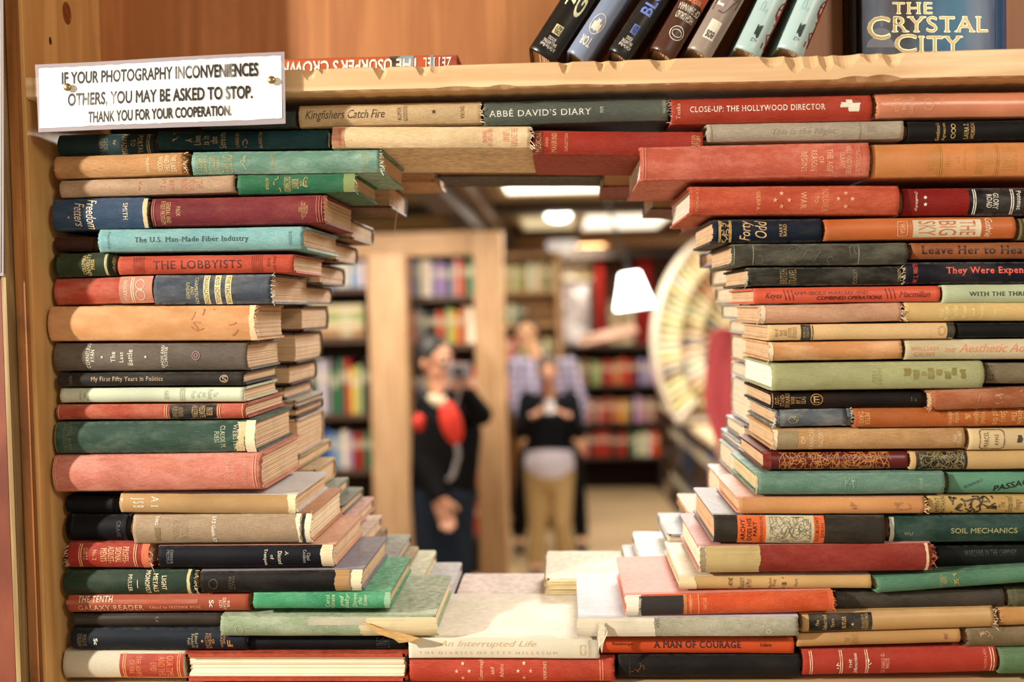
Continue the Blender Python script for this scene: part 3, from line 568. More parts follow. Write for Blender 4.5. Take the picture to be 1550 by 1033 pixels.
# fifteenth
S('large faded pinkish red book, thickest in its stack', 77, 397, 691, 747, -4, 'cb7c6a', [t('THE LIFE\nOF MODERN', 340, 356, .1, .95, 'd', 'd89a80'), t('AMERICANS', 367, 373, .1, .9, 'd', 'd89a80'), ('r', [80, 83, 382, 386], 'dc9c80')], wear='e2a594', fade=.6, b=.007, dy=-.01, W=.16, jag=(.001, .002), nx=20)
S('tan book whose torn spine cloth shows stitching at one end', 1170, 1463, 651, 683, -3, 'b98f60', [('b', 1170, 1178, .0, 1., 'ead6b0', .001, 'torn_patch'), ('b', 1180, 1207, .04, .96, '9c8a68', .002), t('OF', 1213, 1220, .3, .68, 'u', 'dcc79c'), t('FRANCIS', 1226, 1233, .0, .99, 'u', 'dcc79c'), t('BACON', 1240, 1247, .1, .85, 'u', 'dcc79c'), t('JOHN\nSTRACHEY', 1443, 1456, .15, .85, 'u', 'dcc79c')], wear='d9b98c', fade=.35, fray='l', dy=-.004)
S('cream book with a framed black author panel', 1465, 1640, 649, 683, -1, 'd9c193', [('o', 1483, 1521, .04, .96, '4a3c28', True), t('MARCEL', 1490, 1497, .16, .88, 'u', '2c241a'), t('AYMÉ', 1505, 1512, .26, .8, 'u', '2c241a'), ('b', 1540, 1547, .3, .65, '3a3022', .001)], weave=.3, fade=.2)
# sixteenth
S('tan glossy book with small white marks, under the large pinkish red one', 178, 446, 748, 778, 2, 'b89464', [t('J S B', 197, 218, .2, .7, 'd', WH), t('A I', 229, 240, .1, .65, 'd', WH), ('b', 434, 446, .0, 1., 'efe0b4', .002, 'torn_patch')], weave=.1, rough=.25, fade=.15, jag=(.002, .003), W=.155, wear='e4cf9c', fray='r', board='d9dadc')
S('black book in deep shade under the large pinkish red one', 97, 180, 752, 778, 0, '14161a', fade=.02, dy=.012)
S('dark red book densely covered with gold ornament', 1155, 1377, 685, 713, -2, '6f1d1a', [('q', 1180, 1348, .05, .95, 'b8783c', 150, 1.0), ('b', 1155, 1168, .0, 1., '8f2a22')], fade=.04, weave=.2, rough=.35, W=.15, dy=.004)
S('cream book with a broad black title label', 1378, 1640, 684, 713, -2, 'c9a873', [('b', 1387, 1465, .0, 1., '25231f'), ('q', 1393, 1460, .05, .95, '8c7c50', 60, 1.0), ], weave=.3, fade=.3, wear='a87c48')
# seventeenth
S('black book against the upright, lower of the two in deep shade', 97, 198, 780, 822, 1, '15171c', [t('CRAVE', 176, 182, .2, .8, 'd', '4a4c50')], fade=.02, b=.008, dy=.006)
S('thick taupe book with white stencilled marks and a split white head', 198, 470, 781, 826, -2, 'a48e74', [('b', 448, 456, .0, 1., 'ece0c0', .002, 'torn_patch'), ('b', 457, 462, .0, 1., '3c3a34', .001), ('b', 462, 470, .0, 1., 'ece0c0', .001, 'torn_patch'), t('510.2', 235, 240, .05, .32, 'd', WH, bold=.03, serif=False), t('S12 Guide 57', 321, 327, .05, .95, 'd', WH, bold=.03, serif=False), t('NAUTICAL\nALMANAC', 262, 285, .15, .85, 'd', '8c7a62'), ('b', 234, 242, .4, .9, '8a7a50', .001)], wear='c4ae92', fade=.3, jag=(.004, .001), fray='r', W=.16, dy=-.004, pg=('ecd9b4', 'a4824e'), board='c9906a')
S('blue green book with a faint stamped flower', 1145, 1433, 718, 751, -2, '64897a', [('b', 1145, 1147, .0, 1., 'd8c79c', .001), ('q', 1280, 1295, .2, .8, '8aa888', 14), t('RANDOM', 1392, 1397, .25, .75, 'd', '9ab08c')], wear='a9c4ac', fade=.3, W=.16, jag=(.003, .001), dy=-.008, pg=('d9c294', '8f7440'))
S('green book with slanted black upper case lettering', 1435, 1640, 716, 749, -1, '5f9279', [t('ROSENFELD', 1460, 1488, .42, .56, 0, '1c2620', tilt=-.36, serif=False), t('PASSAGE', 1505, 1566, .40, .70, 0, '10160f', bold=.03, tilt=-.42, serif=False)], fade=.1, weave=.5)
# eighteenth
S('short red book with ruled gilt title bands', 100, 227, 823, 862, 0, 'a8362a', [t('PROFES-\nSIONAL\nADJUST-\nMENTS', 152, 195, .12, .78, 'd', 'e0b080', bold=.02), t('No. 2', 140, 146, .25, .65, 'd', 'e0b080'), t('DIETZ', 126, 132, .2, .65, 'd', 'e0b080'), ('r', [119, 122, 202, 205], 'e0b080'), ('b', 215, 226, .0, 1., 'cf6e4c', .001)], b=.006, fade=.2, jag=(.002, .003), fray='lr')
S('thin black book with a cream torn head and spaced white title words', 236, 505, 828, 862, -2, '1b1b26', [('b', 486, 505, .0, 1., 'e8d5ac', .0015, 'torn_patch'), t('OMNIA\nMCMLII', 252, 262, .15, .8, 'd', '7c7c78'), t('A', 432, 437, .25, .42, 'd', WH), t('Discord', 421, 427, .25, .85, 'd', WH), t('of', 410, 415, .4, .6, 'd', WH), t('Trumpets', 399, 405, .15, .9, 'd', WH), t('Claud\nCockburn', 459, 470, .2, .8, 'd', 'a8a8a0')], fade=.03, jag=(.003, .002), W=.16, dy=-.004, fray='r', board='dba488')
S('orange tan book with small dark flourishes, under the blue green one', 1117, 1403, 754, 780, -1, 'd0945f', [('q', 1284, 1300, .3, .7, 'a06c3c', 6), ('q', 1355, 1378, .3, .75, 'a06c3c', 8)], weave=.4, wear='e6bd8c', fade=.2, W=.15, jag=(.002, .004), fray='r', dy=-.008, board='d99c84')
S('yellow tan book with a black drawing of a winged figure', 1404, 1640, 751, 779, -1, 'c0a064', [t('ROBERT\nNATHAN', 1416, 1431, .05, .98, 'u', '2c241a'), ('q', 1438, 1508, .05, .95, '1f1a14', 34, 2.0), t('The\nEnchanted\nVoyage', 1512, 1548, .05, .95, 'u', '5c4020', shear=.3, serif=False)], weave=.3, fade=.1)
# nineteenth
S('dark green book with a bold white three line title, frayed tail', 93, 296, 866, 904, -2, '2e4636', [t('LIGHT', 245, 252, .2, .78, 'd', 'ecdcb4', bold=.02), t('METALS', 232, 239, .12, .88, 'd', 'ecdcb4', bold=.02), t('MONOPOLY', 220, 227, .02, .96, 'd', 'ecdcb4', bold=.02), t('MULLER', 194, 200, .15, .85, 'd', 'ecdcb4'), ('b', 208, 209, .35, .7, 'ecdcb4'), ('b', 282, 288, .0, 1., 'd8cc98', .001)], b=.007, fade=.15, jag=(.001, .004), fray='r')
S('black torn book showing coarse brown mull at its broken head', 300, 548, 867, 900, -3, '1e1c1a', [('b', 506, 532, .0, 1., 'b08a58', .002, 'torn_patch'), ('b', 530, 548, .0, 1., 'e9dcb8', .0015, 'torn_patch'), ('o', 316, 330, .3, .8, '565236'), t('MACY\nPRESS', 346, 356, .2, .85, 'd', '565236')], fade=.1, jag=(.002, .001), W=.16, dy=-.008, board='8a8494')
S('book with a black spine and orange title panels around a line drawing', 1080, 1343, 781, 824, 2, '3c352d', [('b', 1117, 1160, .0, 1., 'e2642c'), ('b', 1160, 1233, .0, 1., 'cfc5a4'), ('b', 1233, 1249, .0, 1., 'e2642c'), t('ARCHY', 1121, 1128, .12, .9, 'u', '2a1810', serif=False, bold=.02), t('DOES HIS', 1131, 1138, .1, .9, 'u', '2a1810', serif=False, bold=.02), t('PART', 1140, 1146, .2, .72, 'u', '2a1810', serif=False, bold=.02), t('DON MARQUIS', 1151, 1156, .04, .96, 'u', '2a1810', serif=False), ('q', 1166, 1228, .05, .95, '6c6a54', 80, .7), t('DOUBLEDAY', 1235, 1240, .04, .92, 'u', '2a1810', serif=False), t('DORAN', 1243, 1248, .24, .75, 'u', '2a1810', serif=False)], fade=.12, W=.165, wear='8a7a68', dy=-.01, pg=('d9ac80', '8f5c34'), board='8a8684')
S('dark green book with a dull gold title in plain upper case', 1345, 1640, 782, 824, -2, '2b4a41', [t('WU', 1369, 1382, .58, .70, 0, '9aa07c', serif=False), t('SOIL MECHANICS', 1440, 1541, .44, .64, 0, '9a9a68', bold=.03, serif=False), ('b', 1346, 1355, .05, .98, 'bdc4b4', .001)], wear='6c8478', fade=.3, jag=(.003, .001), W=.15)
# twentieth
S('red brown two tone book with a pale upper case title in two lines', 100, 377, 902, 929, -2, 'a9523a', [t('THE TENTH', 118, 171, .06, .38, 0, 'f0dcc0'), t('GALAXY READER', 118, 218, .56, .88, 0, 'd8b090'), t('Edited by FREDERIK POHL', 227, 305, .64, .86, 0, 'dca080'), t('Sc', 317, 324, .3, .75, 'd', WH, bold=.03, serif=False), t('PUB\nDBDAY\nSCIFI', 332, 348, .2, .9, 'd', 'f0dcc0'), ('b', 100, 300, .26, .50, 'b05a40', .0)], fade=.1, weave=.2)
S('thin bright green book with silvery titling under the torn black one', 381, 590, 899, 924, -1, '3f9a6c', [t('Down\nthe\nRiver', 534, 556, .05, .9, 'u', 'c9d8a8', shear=.3, serif=False), t('and\nBaby', 514, 530, .05, .95, 'u', 'c9d8a8', shear=.3, serif=False), t('Carol\nGrace', 493, 507, .1, .9, 'u', 'c9d8a8'), ('b', 582, 590, .0, 1., '9fd0a8', .001)], fade=.3, wear='9ed4b0', W=.155, dy=-.01, jag=(.001, .003))
S('red book with half its spine torn down to yellowed lining', 1058, 1414, 828, 870, -4, '96362c', [('b', 1058, 1148, .0, 1., 'c0a870', .003, 'torn_patch'), ('b', 1058, 1068, .0, 1., 'f2ead2', .001, 'torn_patch'), ('b', 1402, 1407, .0, 1., 'e6c49c', .001)], wear='c06c5c', fade=.25, W=.17, b=.006, dy=-.012, jag=(.001, .003), fray='r', pg=('ecd9bc', 'ae8c62'), board='c88a84')
S('black book in shade beside the torn red one', 1418, 1640, 828, 859, -4, '1c221f', [t('WARDENS IN THE CHIMNEY', 1460, 1540, .2, .5, 0, '30362f')], fade=.03, dy=.008)
# twenty first
S('dark brown smooth book near the foot of the stack', 106, 335, 930, 951, -1, '3c3229', [t('U', 236, 240, .2, .6, 'd', '7c6848')], weave=.1, rough=.3, fade=.06, dy=.004)
S('long sage green book with its spine ripped open to show the sewn leaves', 331, 658, 935, 966, -1, '94a585', [('b', 545, 658, .06, 1., 'd9c79a', .004, 'torn_patch'), ('o', 356, 368, .4, .85, 'a9b78e'), ('b', 470, 560, .05, .4, 'b5b39c', .006)], wear='c9ccb4', fade=.5, W=.165, jag=(.002, .001), dy=-.012, b=.005, pg=('ecd8b0', 'a88a5c'))
S('tan paper book with a wavy dark edge ornament and short title lines', 1030, 1321, 874, 894, -2, 'cba56c', [t('Measure\nof Man', 1118, 1138, .1, .98, 'u', '4a3626'), t('Baden\nPlug', 1164, 1176, .1, .9, 'u', '4a3626'), ('q', 1104, 1110, .1, .9, '4a3626', 5), ('q', 1184, 1190, .1, .9, '4a3626', 5), t('More', 1203, 1208, .2, .8, 'u', '4a3626'), ('b', 1030, 1052, .0, 1., 'e4cfa0', .002, 'torn_patch')], weave=.2, fade=.15, W=.165, dy=-.004, pg=('f3e8c8', 'c9b07c'), board='e9dcc0')
S('bright green cloth book tilted upwards at its outer end', 1325, 1640, 875, 900, -22, '56866a', [t('SCIENCE\nPRESS', 1424, 1434, .1, .85, 'u', 'b89c50'), ('q', 1445, 1453, .1, .85, 'b89c50', 8)], fade=.12, jag=(.003, .001), dy=-.006)
# twenty second
S('navy black book with white letters near one end and gilt lines near the other', 105, 374, 953, 986, 0, '232c38', [t('Sc', 142, 148, .42, .74, 'd', WH, bold=.04, serif=False), t('WORLD OF\nTOMORROW', 117, 131, .2, .85, 'd', '8f8464'), t('OF\nSCIENCE\nFICTION', 311, 325, .2, .95, 'd', 'c08a5c'), t('Edited by\nFrederik\nPohl', 284, 300, .2, .95, 'd', 'b0a080'), ('b', 305, 308, .5, .6, 'c08a5c'), t('THE\nREADER', 334, 341, .1, .9, 'd', 'c08a5c'), t('F', 344, 352, .5, .9, 'u', 'c08a5c', bold=.03)], fade=.05)
S('black book under the torn sage green one', 375, 614, 962, 986, 0, '17191c', [t('LINE', 570, 590, .15, .85, 'u', '3a4040')], fade=.03, dy=.004)
S('wide cream white book lying level across the foot of the opening', 617, 908, 966, 998, 1, 'ece3cd', [t('An Interrupted Life', 664, 812, .12, .48, 0, 'c9b07c', shear=.4, serif=False), t('T H E  D I A R I E S  O F  E T T Y  H I L L E S U M', 634, 844, .64, .78, 0, 'cbb68a'), ('o', 878, 886, .3, .8, 'c9b07c', True), t('PANTHEON', 890, 894, .1, .9, 'u', 'cbb68a')], weave=.15, fade=.04, W=.165, dy=-.004, b=.002, pg=('f0e6d0', 'c8b48c'), board='f2ead8')
S('orange book with a heavy black slab lettered title', 908, 1204, 966, 991, 1, 'cc4f22', [t('A MAN OF COURAGE', 990, 1122, .18, .60, 0, '261c24', bold=.04), t('Runnberger', 927, 959, .26, .48, 0, '4a1c14', bold=.02), t('Follett', 1151, 1168, .28, .5, 0, '4a1c14', bold=.02)], weave=.2, fade=.08, dy=.002)
S('broken spined book bound in grey, its sewn leaves bare beside a board tinted with glare', 876, 1211, 936, 966, -1, 'a8a48e', [('b', 876, 992, .0, 1., 'ddd2b8', .002, 'torn_patch'), t('SSAM', 993, 999, .05, .5, 'd', '3c3a34'), ('o', 1160, 1169, .6, .85, 'd8d6c0')], wear='d5d2c2', fade=.5, W=.18, jag=(.001, .002), dy=-.014, b=.003, pg=('f3ecda', 'c9b894'), fray='', board='cfcfdc')
S('orange red book with a charred black patch on its spine', 946, 1262, 903, 936, -8, 'd0552f', [('b', 946, 972, .0, 1., 'efe6d0', .0015, 'torn_patch'), ('b', 968, 1036, .06, .96, '2c2823', .0012, 'torn_patch'), ('b', 1036, 1041, .02, .98, 'c27a48'), ('r', [1046, 1058], 'e8a070'), t('FLEMING', 1044, 1050, .2, .8, 'u', 'e8a070'), t('TARTAR', 1066, 1071, .15, .8, 'u', 'e8a070'), ('b', 1254, 1262, .0, 1., 'd8663c')], wear='e88a5c', fade=.3, W=.165, jag=(.001, .002), dy=-.012, pg=('f0e4cc', 'c4a67c'), fray='r', board='dd8f80')
S('dark grey book with black stamped lines near both ends', 1264, 1523, 897, 926, -4, '4d463c', [t('HARRIS\nSAGAS', 1268, 1279, .1, .95, 'u', '2a241e'), t('CARR\nSMITH', 1367, 1378, .1, .95, 'u', '2a241e'), t('HOLT', 1500, 1514, .1, .95, 'u', '2a241e')], fade=.1, dy=.006)
S('olive book end in the shade beside the dark grey one', 1526, 1640, 893, 922, 0, '5c5a3e', fade=.2, dy=.006)
# twenty third
S('short tan book with a large black label of gilt lines', 1213, 1508, 929, 960, -8, 'c29a63', [('b', 1225, 1321, .06, .98, '2a241f'), t('The', 1235, 1240, .35, .65, 'u'), t('Unhurried', 1246, 1252, .12, .9, 'u'), t('Years', 1258, 1263, .3, .75, 'u'), t('BUTLER', 1275, 1281, .2, .8, 'u'), ('s', 1291, .6, 3, GD), t('INDIANA STATE\nUNIVERSITY PRESS', 1305, 1315, .1, .9, 'u')], weave=.2, fade=.15, rough=.4, jag=(.001, .004), fray='r')
S('tan book end with a crumpled tail, beyond the black labelled one', 1510, 1640, 922, 950, -3, 'c08c52', weave=.2, fade=.2, jag=(.004, .001), wear='e0bd8c')
S('faded tan book with brown smudges over the ruled red one', 1206, 1456, 961, 982, -8, 'b98f5c', [t('THE\nAUTHOR', 1279, 1300, .1, .9, 'u', '9c6438'), ('b', 1429, 1433, .3, .7, '9c5c38', .001)], weave=.3, fade=.25, wear='9c7040')
S('olive brown leather book with a white corner of page showing', 1462, 1640, 953, 983, -4, '7c6a4a', [('q', 1484, 1502, .1, .6, 'b08a6c', 5, 1)], weave=.2, fade=.3, jag=(.004, .001))
# bottom row on the shelf board
S('light grey book with a red title label, on the bottom board', 93, 280, 988, 1030, 0, 'cdc6b0', [('b', 181, 277, .08, .96, 'b8412c'), ('r', [186, 189, 268, 271], 'e0a068'), t('OUR TIME\nAND THE\nEND', 228, 262, .15, .9, 'd', 'dc8c5c'), t('THE ASHES\nOF FIRE', 196, 214, .15, .9, 'd', 'dc8c5c')], b=.006, weave=.3, fade=.08)
S('red book with stars and gilt names, on the bottom board', 618, 932, 1000, 1036, -1, 'bd4632', [t('Canterough', 726, 733, .0, .9, 'u', 'eac8a0'), t('and', 743, 749, .3, .6, 'u', 'eac8a0'), t('Adams', 757, 763, .2, .75, 'u', 'eac8a0'), t('PERKINS', 823, 828, .1, .9, 'u', 'eac8a0')] + [('s', x, v, 3.3, 'eac8a0') for x, v in ((701, .16), (692, .46), (711, .46), (701, .78), (794, .16), (785, .46), (804, .46), (794, .78))] + [('r', [912, 908], 'e09070')], W=.16, wear='dc8068', fade=.2, jag=(.001, .002), b=.006)
S('plain black book on the bottom board', 934, 1213, 992, 1029, 0, '201d1b', [('b', 953, 954, .1, .9, '3a322a'), ('q', 955, 975, .3, .7, '7c4c2c', 4)], fade=.06, dy=.004)
S('red book with ruled bands and white upright titling, on the bottom board', 1215, 1512, 986, 1026, -6, 'b13a2c', [('r', [1226, 1229, 1272, 1275, 1311, 1314, 1500, 1504], 'e8c49c'), t('THE', 1286, 1290, .35, .7, 'u', WH), t('Jeffersonians', 1293, 1300, .15, .95, 'u', WH, shear=.3), t('LEONARD D.\nWHITE', 1335, 1347, .15, .95, 'u', 'e0a888'), ('q', 1267, 1272, .3, .7, WH, 3), ('q', 1316, 1321, .3, .7, WH, 3), t('MACMILLAN', 1490, 1494, .1, .9, 'u', 'd89070')], fade=.08, weave=.5)
S('mid green book at the end of the bottom board', 1514, 1640, 984, 1024, -1, '5c7c56', fade=.15, dy=-.004)
# one book lies with its leaves toward the camera
b = spine_book('red board book lying leaf edges outward on the bottom board', 279, 616, 990, 1032, 0, 'b8472f', (), W=.15, dy=-.004, fore=True, group=G1, pg=('eee0c2', 'c8b086'), t=.0034, inset=.004, loose=.0009, fade=.1)

def flap(lab, name, pts, Y, col):
    """scrap of torn cloth or paper still hanging from a spine"""
    bk = next(q for q in BOOKS if q.o['label'].startswith(lab)); bpy.context.view_layer.update(); inv = bk.o.matrix_world.inverted()
    n = len(pts); V = [inv @ U(x, y, Y-.0015*(i % 2)) for i, (x, y) in enumerate(pts)]+[inv @ (U(x, y, Y-.0015*(i % 2))+Vector((0, .0007, 0))) for i, (x, y) in enumerate(pts)]
    Fs = [tuple(range(n-1, -1, -1)), tuple(range(n, 2*n))]+[(i, (i+1) % n, n+(i+1) % n, n+i) for i in range(n)]
    mesh_obj(name, V, Fs, pages_mat(col, lighter2(col), 300.), bk.cover)
flap('long sage green', 'torn_flap', [(548, 941), (575, 951), (604, 958), (634, 966), (640, 970), (622, 972), (604, 974), (596, 968), (572, 960)], -.0165, 'd2a868')
flap('broken spined book', 'torn_flap', [(906, 941), (917, 950), (920, 958), (914, 972), (911, 990), (908, 978), (906, 985), (903, 962)], -.0185, 'e4d8bc')
flap('long dark teal', 'torn_flap', [(497, 200), (500, 203), (499, 224), (497, 222)], .004, '8a8468')
# ------------------------------------------------------------------ back row: fore edges or spines deeper in the wall
G2 = 'books of the deeper row inside the opening'
def Sb(label, side, xe, yt, yb, col, W=.14, Y=.166, pg=('d8b48a', '8a6238'), far=None, s=0., fore=True, **o):
    far = far if far is not None else (RN.uniform(150, 190))
    x0, x1 = (xe-far, xe) if side == 'l' else (xe, xe+far)
    return spine_book(label, x0, x1, yt, yb, s, col, (), W=W, Y=Y, dy=0, fore=fore, group=G2, pg=pg, nx=6, inset=.003, **o)
LB = [ # left side, from the top down: end x, top, bottom, colour, W, words
 (658, 243, 276, 'b98a58', .13, 'tan book high in the deeper row with a pale frayed corner hanging over the opening'),
 (592, 279, 315, '6b3c26', .13, 'brown book with a yellowed page end and hanging threads, deeper row'),
 (535, 333, 363, '8a6a48', .14, 'tan book deeper in the wall behind the maroon one'),
 (511, 367, 396, '7c5a3c', .13, 'tan book deeper in the wall behind the light teal one'),
 (487, 400, 431, '6d4630', .14, 'dark edged book deeper in the wall behind the orange red ruled one'),
 (466, 432, 461, '4c3426', .14, 'brown book deeper in the wall behind the slate blue banded one'),
 (459, 464, 502, '5e2018', .14, 'dark red book deeper in the wall behind the tan leather one'),
 (449, 504, 551, '3e2a20', .14, 'thick dark brown book deeper in the wall behind the grey brown one'),
 (440, 553, 584, '54311f', .14, 'brown book deeper in the wall behind the charcoal one'),
 (433, 587, 605, '8c8478', .14, 'grey book deeper in the wall behind the pale green white one'),
 (449, 606, 617, 'b8aea0', .14, 'thin grey white book deeper in the wall, upper of two thin ones'),
 (450, 618, 633, '6a4a3a', .14, 'thin brown book deeper in the wall, lower of two thin ones'),
 (452, 635, 690, 'c8b8b0', .14, 'thick book with lilac grey boards deeper in the wall behind the dark green one'),
 (455, 691, 709, 'b5a172', .17, 'thin limp olive tan book deeper in the wall behind the large pinkish red one'),
 (480, 711, 742, 'cdb088', .11, 'cream book deeper in the wall under the limp olive tan one'),
 (501, 744, 764, '8c9688', .11, 'grey green book deeper in the wall on the step above the pink one'),
 (538, 782, 802, 'd3a29a', .13, 'pink book deeper in the wall beside the split white head'),
 (551, 812, 832, 'd9bfae', .13, 'pale pink paper book deeper in the wall under the pink one'),
 (598, 847, 864, '8a8e86', .14, 'slate grey book deeper in the wall above the cream one'),
 (640, 874, 893, 'd9dcc0', .14, 'cream green book deeper in the wall beside the bright green one'),
 (683, 895, 912, 'bcbcc4', .14, 'lilac grey book deeper in the wall beside the wide cream white one'),
]
for xe, yt, yb, c, W, lab in LB:
    Sb(lab, 'l', xe, yt, yb, c, W=W, Y=.205 if yt == 243 else .166, fade=.3, warp=.0006, fray='r' if yt in (243, 279) else '')
th = next(q for q in BOOKS if q.o['label'].startswith('brown book with a yellowed')); bpy.context.view_layer.update(); iv = th.o.matrix_world.inverted()
MB().tube([iv @ U(x, y, .21) for x, y in ((600, 314), (601, 322), (599, 332), (598, 344), (598, 354))], .0006, 5).build('hanging_thread', plain('d8c8b0', .9), th.cover)
# fill under the steps so that each rests on the next
Sb('grey cloth book deeper in the wall under the grey green one', 'l', 520, 765, 781, '6f7368', W=.13, far=150)
Sb('brown book deeper in the wall under the slate grey one', 'l', 560, 833, 846, '8c6c4c', W=.13, far=150)
Sb('tan book deeper in the wall under the cream green one', 'l', 612, 865, 873, 'b09a74', W=.13, far=150)
Sb('thin book deeper in the wall under the lilac grey one', 'l', 668, 912, 921, '6c5c44', W=.13, far=150)
# across the middle
Sb('wide pale pink book lying level across the deeper row', 'l', 905, 911, 932, 'e3cfca', W=.135, far=218, pg=('efe2c6', 'bda67c'), fade=.2)
b = spine_book('thick cream book with rough yellowed leaf edges, lying across the deeper row', 826, 985, 875, 905, 0, 'e9e2c9', (), W=.14, Y=.158, dy=0, fore=True, group=G2, pg=('eedfb4', 'b29452'), loose=.004, nx=6, inset=.001, t=.003, fade=.05)
RB = [ # right side, from the top down: start x, top, bottom, colour, W, words
 (912, 248, 284, '8e2c20', .14, 'red book of the deeper row hanging over the top of the opening'),
 (985, 286, 318, '6f3a30', .14, 'dark reddish brown book of the deeper row under the red hanging one'),
 (1046, 319, 346, '8c4a3a', .13, 'brown red book deeper in the wall behind the starred orange red one'),
 (1078, 349, 374, 'a8948c', .13, 'tan grey book deeper in the wall behind the navy one'),
 (1080, 377, 401, '9a92a4', .13, 'lavender grey book deeper in the wall behind the worn greenish black one'),
 (1097, 404, 431, 'a58468', .13, 'tan book deeper in the wall behind the black faint gilt one'),
 (1106, 433, 458, 'cbbfae', .13, 'pale grey book deeper in the wall behind the thin orange red one'),
 (1117, 460, 484, '9aa094', .13, 'grey green book deeper in the wall behind the pinkish tan one'),
 (1134, 486, 508, 'b4bcb4', .15, 'grey white book deeper in the wall with pale boards'),
 (1132, 510, 551, 'a8866a', .13, 'thick tan book deeper in the wall behind the orange tan one'),
 (1133, 554, 577, 'cfcabd', .13, 'white leaved book deeper in the wall behind the fat sage green one'),
 (1133, 579, 642, 'c9c4c4', .13, 'very thick book with lilac white boards deeper in the wall'),
 (1124, 644, 667, 'a89a94', .13, 'grey book deeper in the wall under the very thick one'),
 (1118, 669, 682, '8f949a', .14, 'thin slate book deeper in the wall behind the stitched tan one'),
 (1112, 684, 722, 'b0aca4', .13, 'grey book deeper in the wall behind the gold ornamented one'),
 (1091, 725, 773, 'c8958c', .12, 'dusty pink book deeper in the wall behind the orange tan flourished one'),
 (1042, 776, 792, 'c08e62', .13, 'light brown book on the deeper steps, above the green one'),
 (1046, 794, 806, '6f9484', .13, 'thin green book on the deeper steps, under the light brown one'),
 (1010, 808, 828, 'a9adb4', .13, 'blue grey book on the deeper steps'),
 (1024, 829, 841, 'c8ba9c', .13, 'thin cream book on the deeper steps, under the blue grey one'),
 (969, 843, 862, 'eef0ea', .14, 'white book on the deeper steps beside the torn red one'),
 (951, 864, 885, 'c9ccd2', .14, 'silver grey book on the lowest of the deeper steps'),
]
for xe, yt, yb, c, W, lab in RB:
    Sb(lab, 'r', xe, yt, yb, c, W=W, Y=.205 if yt < 348 else .166, fade=.3, pg=('e6d3b4', 'a88b62') if yt > 400 else ('caa67c', '8a6238'), warp=.0006)
Sb('small book deeper in the wall under the silver grey one', 'r', 1000, 886, 905, 'a89878', W=.13, far=150)
# deeper row over the opening
Sb('dark grey book closing the deeper row above the opening', 'l', 912, 236, 268, '39352f', W=.11, far=250, Y=.205)

# ------------------------------------------------------------------ the bookcase around them
bc = empty('bookcase', U(60, 1031, 0)); tag(bc, 'knotty pine bookcase whose lower bay is packed with stacked books around an opening', 'bookcase')
M0 = bc.matrix_world if False else Matrix.Translation(bc.location)
def bpart(name, lo, hi, mat, bev=.0012):
    l = bc.location; m = MB().quad_box((lo[0]-l.x, lo[1]-l.y, lo[2]-l.z), (hi[0]-l.x, hi[1]-l.y, hi[2]-l.z), bev); return m.build(name, mat, bc)
pine = wood('ecc07c', 'bc8848', 14, 14, 1.3, .35, .45, 'pine')
pine_h = wood('ecca9c', 'c09460', 1.6, 30, 30, .25, .5, 'pine')
ply = wood('b87c48', '94592c', 16, 3, 1.2, .3, .5, 'plywood')
YF = -.026
zf = U(900, 1033, 0).z-.0045          # top of the bottom board
zs_top = U(900, 92, YF).z; zs_bot = U(900, 130, YF).z
xl_out = U(28, 520, YF).x; xl_in = U(52, 520, YF).x
ztop, zbot = 2.62, zf-.9
# the upright leans a little with the lens: cut it as one tapered board
def upright(xo_t, xi_t, xo_b, xi_b, y0, y1, name, mat, zt=ztop, zb=zbot):
    l = bc.location; V = []
    bm = bmesh.new()
    vs = [bm.verts.new((x-l.x, y-l.y, z-l.z)) for (x, y, z) in ((xo_b, y0, zb), (xi_b, y0, zb), (xi_b, y1, zb), (xo_b, y1, zb), (xo_t, y0, zt), (xi_t, y0, zt), (xi_t, y1, zt), (xo_t, y1, zt))]
    for q in ((0, 3, 2, 1), (4, 5, 6, 7), (0, 1, 5, 4), (1, 2, 6, 5), (2, 3, 7, 6), (3, 0, 4, 7)): bm.faces.new([vs[i] for i in q])
    bmesh.ops.bevel(bm, geom=bm.edges[:], offset=.0015, segments=2, affect='EDGES')
    m = MB(); m.add_bm(bm); bm.free(); return m.build(name, mat, bc)
upright(xl_out, xl_in, xl_out, xl_in, YF, .34, 'side_panel', pine)
# front edging strip of the upright, darker and knotted
edge_w = wood('b87838', '5c3014', 22, 22, 1.4, .8, .42, 'pine')
upright(xl_out+.001, xl_in-.003, xl_out+.001, xl_in-.003, YF-.006, YF-.0003, 'edge_strip', edge_w)
# painted board and its pale bead beyond the upright
upright(xl_out-.20, xl_out-.0085, xl_out-.20, xl_out-.0085, YF-.012, .0, 'outer_board', wood('8d4e38', '5c2c1e', 12, 12, 3, .3, .4, 'painted_board'))
upright(xl_out-.008, xl_out-.0005, xl_out-.008, xl_out-.0005, YF-.016, YF+.01, 'corner_bead', wood('b59a6a', '6c522c', 40, 40, 3, .1, .4, 'pine'))
xr = 1.02
bpart('side_panel', (xr, YF, zbot), (xr+.02, .34, ztop), pine)
bpart('shelf_board', (xl_in+.0005, YF, 2.50), (xr, .15, 2.52), pine_h)
bpart('bottom_board', (xl_in+.0005, YF+.004, zf-.02), (xr, .34, zf), pine_h)
bpart('back_panel', (xl_in+.0005, .152, zs_top), (xr, .16, ztop), ply, 0)
bpart('back_panel', (xl_in+.0005, .171, U(900, 166, .17).z), (xr, .178, zs_bot-.0005), plain('16120f', .9), 0)  # near-black sheet added so the gap under the shelf reads as shade
bpart('light_stop_panel', (xl_in+.0005, .325, zbot), (U(330, 500, .325).x, .332, zs_bot-.001), plain('1a1410', .9), 0)  # unseen boards added to stop room light leaking through gaps between books
bpart('light_stop_panel', (U(1260, 500, .325).x, .325, zbot), (xr, .332, zs_bot-.001), plain('1a1410', .9), 0)
